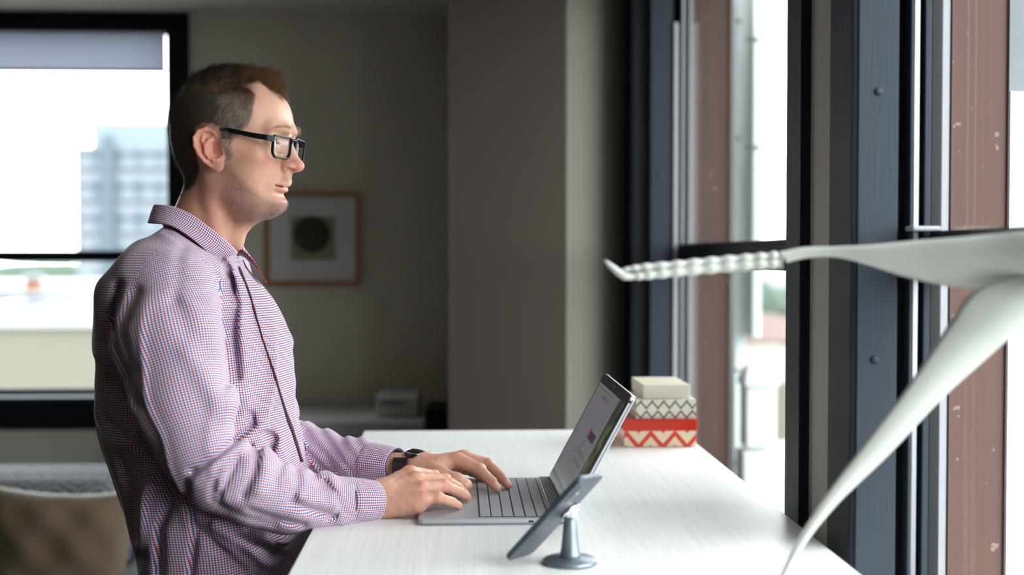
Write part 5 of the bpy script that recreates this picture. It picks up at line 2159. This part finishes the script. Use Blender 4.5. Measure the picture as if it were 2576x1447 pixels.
larm = [L_pts[0], L_pts[2], L_pts[5]]
Tr, Ar = polyline_uv(SV, uarm, .05, np.array([0, -1.0, .0]))
Tl, Al = polyline_uv(SV, larm, .05, np.array([0, -1.0, .0]))


def corners(ang, other, R):
    a = ang[SQ]
    ref = a[:, :1]
    a = a + 2 * np.pi * np.round((ref - a) / (2 * np.pi))
    return np.stack([a * R, other[SQ]], -1)


uvs = corners(ang0, vv_, .150)
uvs[:, :, 0] += ((np.sqrt(u_ ** 2 + v_ ** 2) - .14) * np.maximum(.4 * np.clip(u_ / .05, 0, 1) * np.clip((SV[:, 2] - 1.15) / .1, 0, 1), .8 * np.clip((SV[:, 2] - 1.38) / .09, 0, 1)))[SQ]
uvR = corners(Ar, Tr, .060)
uvL = corners(Al, Tl, .045)
uvY = np.stack([(v_ * .94 + u_ * .34)[SQ], (u_ * .94 - v_ * .34)[SQ]], -1)
uvs[freg == 1] = uvR[freg == 1]; uvs[freg == 2] = uvL[freg == 2]; uvs[freg == 3] = uvY[freg == 3]
shirt = np_mesh('shirt', SV, SQ, M['check'], person)
shirt.matrix_parent_inverse = person.matrix_basis.inverted()
shirt['label'] = 'red, blue and white small-check long-sleeved shirt'
set_uv(shirt, SV, SQ, uvs)


def attach(o, par=None):
    par = par or shirt
    o.parent = par
    o.matrix_parent_inverse = person.matrix_basis.inverted() if par is person else Matrix.Identity(4)
    return o


def grid_mesh(name, G, mat, uv=None, thick=.0012, closed=False):
    """G[i][j] points; solid sheet."""
    G = np.asarray(G, float)
    n, m = G.shape[:2]
    V = G.reshape(-1, 3)
    F = []; 
    for i in range(n - 1):
        for j in range(m if closed else m - 1):
            k = (j + 1) % m
            F.append((i * m + j, (i + 1) * m + j, (i + 1) * m + k, i * m + k))
    o = mesh_obj(name, V, F, mat, None, smooth=True)
    if uv is not None:
        lay = o.data.uv_layers.new(name='UVMap')
        uvf = np.asarray(uv, float).reshape(n, -1, 2)
        li = 0
        for i in range(n - 1):
            for j in range(m if closed else m - 1):
                for (a, b) in ((i, j), (i + 1, j), (i + 1, j + 1), (i, j + 1)):
                    lay.data[li].uv = uvf[a][b] if b < uvf.shape[1] else uvf[a][0]
                    li += 1
    s = o.modifiers.new('solid', 'SOLIDIFY')
    s.thickness = thick
    s.offset = 0
    return o


# cuffs: stiff bands round the wrists
def cuff(a, b, r0, r1, flat_, seam_ang, name='cuff'):
    d = (b - a); L = np.linalg.norm(d); d = d / L
    s = np.cross(d, [0, 0, 1.0]); s /= np.linalg.norm(s); u = np.cross(s, d)
    G, UV = [], []
    NN, K = 56, 10
    for i in range(K + 1):
        tt = i / K
        row, ur = [], []
        c = a + d * L * tt
        r = r0 + (r1 - r0) * tt + .0010 * math.sin(tt * math.pi)
        if i == 0: r -= .0035
        for k in range(NN):
            an = 2 * math.pi * k / NN + seam_ang
            rr = r * (1 + .02 * math.sin(3 * an + 1) + .012 * math.sin(5 * an))
            row.append(c + s * math.cos(an) * rr * 1.10 + u * math.sin(an) * rr * flat_)
        for k in range(NN + 1):
            ur.append((k / NN * 2 * math.pi * (r0 + r1) / 2, L * tt))
        G.append(row); UV.append(ur)
    o = grid_mesh(name, G, M['check'], UV, .0022, closed=True)
    return attach(o)


cuff(CUFF_R[0], CUFF_R[1], .0335, .0285, .98, math.pi / 2)
cuff(CUFF_L[0], CUFF_L[1], .0325, .0285, .98, math.pi / 2)

# collar: stand and fall round the neck; rows run from inner top edge over the fold to the outer lower edge
nb0 = to_world(np.array([[-73, 0, -180]]))[0]
Cc = np.array([A(503, 560, 1.95)[0], 1.945, 0])
CTY = math.radians(-12)


def collar_ring(pb, near_f, far_f, half, tab):
    """Open tilted ring: photo columns of its back and of its two front ends, half width, and rim height table."""
    return ((pb - 1153) * _kx, (near_f - 1153) * _kx, (far_f - 1153) * _kx, half, cr([a for a, b in tab], [b for a, b in tab]))


def ring_pt(R_, phi):
    """phi = 0 at the back, +-pi at the front; positive = his left."""
    xb_, xn_, xf_, half, tab = R_
    k = (1 - math.cos(phi)) / 2
    xe = xf_ if phi > 0 else xn_
    def pos(kk, ph):
        x = xb_ + (xe - xb_) * kk
        y = math.sin(ph) * half * (1 - .15 * kk)
        dx = x - (xb_ + xe) / 2
        return x - y * math.sin(CTY) * .6, 1.948 + y * math.cos(CTY) + dx * math.sin(CTY) * .7
    x, y = pos(k, phi)
    xn, yn = pos(k, -abs(phi))                                     # heights come from the near side
    px_ = 1153 + xn / yn * 3200
    return np.array([x, y, 1.5 - (float(tab(np.array([px_]))[0]) - 639) * yn / 3200])


T_IN = [(380, 562), (420, 570), (480, 600), (540, 640), (600, 668)]
T_TOP = [(380, 511), (402, 511), (430, 512), (455, 517), (482, 527), (535, 563), (573, 594), (604, 627)]
T_MID = [(380, 530), (398, 531), (430, 536), (470, 556), (520, 594), (560, 626), (600, 660)]
T_LOW = [(370, 562), (396, 563), (430, 566), (485, 597), (526, 632), (571, 667), (600, 688), (650, 715)]
inner = collar_ring(425, 590, 590, .058, T_IN)
top = collar_ring(405, 614, 606, .066, T_TOP)
mid_ = collar_ring(399, 606, 646, .077, T_MID)
low = collar_ring(394, 588, 674, .092, T_LOW)


def collar_half(sgn):
    G, UV = [], []
    N = 34
    for i in range(N + 1):
        t_ = i / N
        row, ur = [], []
        end = math.pi * .955
        for j, (R_, w_) in enumerate(((inner, 0), (top, .030), (mid_, .050), (low, .072))):
            phi = sgn * t_ * (end + (.02 if j == 0 else ((-.02 if sgn < 0 else -.03) * j)))
            p = ring_pt(R_, phi)
            row.append(p)
            ur.append((w_ * (1.0), t_ * .24))
        G.append(row); UV.append(ur)
    G = np.array(G)
    # smooth columns: subdivide across
    rows = []
    ruv = []
    for g, u in zip(G, np.array(UV)):
        K_ = []
        U_ = []
        for a_, b_, ua, ub in zip(g, g[1:], u, u[1:]):
            for q in range(4):
                K_.append(a_ + (b_ - a_) * q / 4); U_.append(ua + (ub - ua) * q / 4)
        K_.append(g[-1]); U_.append(u[-1])
        K_ = np.array(K_)
        for _ in range(2):
            K_[1:-1] = .25 * K_[:-2] + .5 * K_[1:-1] + .25 * K_[2:]
        rows.append(K_); ruv.append(U_)
    return rows, ruv


for sgn in (-1, 1):
    g, u = collar_half(sgn)
    attach(grid_mesh('collar', g, M['check'], u, .0016))

# button at the throat
bp = A(604, 651, 1.862)
vdir = (Vector((0, 0, 1.5)) - Vector(bp)); 
bm_m = Matrix.Translation(Vector(bp)) @ Vector((.62, -.74, .28)).normalized().to_track_quat('Z', 'Y').to_matrix().to_4x4()
attach(lathe('button', [(.0044, 0), (.0047, .0006), (.0044, .0012), (.0032, .0010), (.0012, .0009)], M['button'], n=24, M=bm_m))

# placket: its edge is a dark strip that paints in the overlap's shadow
def surf_point(px, py, y_hi=1.60, y_lo=2.02):
    """First point where the photo ray through (px, py) meets the shirt."""
    Ys = np.linspace(y_hi, y_lo, 220)
    P_ = np.array([at(px, py, Y) for Y in Ys], F32)
    f = shirt_field(P_)
    i = np.argmax(f < 0)
    if f[i] >= 0:
        return None
    t_ = f[i - 1] / (f[i - 1] - f[i])
    return P_[i - 1] + (P_[i] - P_[i - 1]) * t_


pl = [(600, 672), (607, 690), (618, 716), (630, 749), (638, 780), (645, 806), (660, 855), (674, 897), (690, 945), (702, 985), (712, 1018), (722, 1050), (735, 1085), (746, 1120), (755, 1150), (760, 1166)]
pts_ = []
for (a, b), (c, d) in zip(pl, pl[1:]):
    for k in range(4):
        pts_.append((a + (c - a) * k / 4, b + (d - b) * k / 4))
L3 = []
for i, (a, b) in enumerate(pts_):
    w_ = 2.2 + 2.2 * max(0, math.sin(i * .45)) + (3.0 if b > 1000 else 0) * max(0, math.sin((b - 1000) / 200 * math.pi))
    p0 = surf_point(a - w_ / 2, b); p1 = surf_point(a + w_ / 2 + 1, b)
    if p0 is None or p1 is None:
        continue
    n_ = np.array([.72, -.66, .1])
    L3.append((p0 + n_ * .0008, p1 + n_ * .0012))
attach(grid_mesh('placket_shadow_strip', L3, M['placket_shadow'], None, .001))

# ------------------------------------------------------------------ trousers and shoes (below the picture)
M['trouser'] = flat('dark_navy_trousers', srgb(34, 38, 50), .85)
M['shoe'] = flat('brown_leather', srgb(70, 44, 28), .4)
hipx = float(f_xc(np.array([.95]))[0])
def leg_field(P):
    f = ell(P, (hipx, 1.955, .93), (.125, .17, .10))
    for s, fx in ((-1, .02), (1, -.05)):
        hp = (hipx, 1.955 + s * .085, .88); kn = (hipx + .02 + fx, 1.955 + s * .10, .48); an = (hipx - .01 + fx, 1.955 + s * .11, .07)
        f = smin(f, chain(P, [hp, kn, an], [.092, .066, .052], .02), .03)
    return smax(f, .045 - P[:, 2], .004) + .002 * vnoise(P, 30, 6)
TV, TQ = surf(leg_field, (hipx - .25, 1.70, .03), (hipx + .25, 2.22, 1.06), .010)
attach(np_mesh('trousers', TV, TQ, M['trouser'], None), person)
for s, fx in ((-1, .02), (1, -.05)):
    x0 = hipx - .01 + fx; y0 = 1.955 + s * .11
    def shoe_field(P):
        f = cone(P, (x0 - .035, y0, .045), (x0 + .14, y0 + s * .02, .032), .042, .036, ((0, 0, 1), 1.05))
        f = smin(f, cone(P, (x0, y0, .05), (x0, y0, .085), .042, .040), .02)
        return smax(f, .004 - P[:, 2], .004)
    V_, Q2 = surf(shoe_field, (x0 - .12, y0 - .1, -.005), (x0 + .22, y0 + .1, .15), .006)
    attach(np_mesh('shoe', V_, Q2, M['shoe'], None), person)

# ------------------------------------------------------------------ wristwatch
M['watch'] = flat('black_ceramic', (0.006, 0.006, 0.007, 1), .28)
M['dial'] = flat('glossy_black_dial', (0.01, 0.011, 0.013, 1), .06)
wa = HL['palm0'] - HL['wrist']; wa = wa / np.linalg.norm(wa)
wc = A(1020, 1179, 2.024)
wt = empty('wristwatch', tuple(wc))
tag(wt, 'black link-strap watch on the left wrist of the man', 'watch')
s_ = np.cross(wa, [0, 0, 1.0]); s_ /= np.linalg.norm(s_); u2 = np.cross(s_, wa)
NL = 22
for k in range(NL):
    a0 = 2 * math.pi * (k + .04) / NL; a1 = 2 * math.pi * (k + .96) / NL
    am = (a0 + a1) / 2
    if math.sin(am) > .80:
        continue
    bm = bmesh.new()
    vs = []
    for rr in (.0265, .0292):
        for aa in (a0, a1):
            for ww_ in (-.0122, .0122):
                p = wc + wa * ww_ + s_ * math.cos(aa) * rr * 1.04 + u2 * math.sin(aa) * rr * .97
                vs.append(bm.verts.new(p))
    for f in ((0, 1, 3, 2), (4, 6, 7, 5), (0, 4, 5, 1), (2, 3, 7, 6), (0, 2, 6, 4), (1, 5, 7, 3)):
        bm.faces.new([vs[i] for i in f])
    child(wt, bm_obj('strap_link', bm, M['watch'], bevel=.0006))
nrm = u2 * .95 + s_ * .06 + wa * .20
nrm /= np.linalg.norm(nrm)
cM = Matrix.Translation(Vector(wc + wa * .013 + nrm * .0235)) @ Vector(nrm).to_track_quat('Z', 'Y').to_matrix().to_4x4()
child(wt, lathe('case', [(.015, -.004), (.0172, -.002), (.0176, .0015), (.0170, .0035), (.0156, .0045), (.0150, .0040)], M['watch'], M=cM))
child(wt, lathe('crystal', [(.0150, .0036), (.0130, .0048), (.009, .0053), (.002, .0055)], M['dial'], M=cM))
child(wt, lathe('bezel_ring', [(.0163, .0040), (.0167, .0047), (.0158, .0052), (.0150, .0049), (.0150, .0042)], M['chrome'], M=cM))
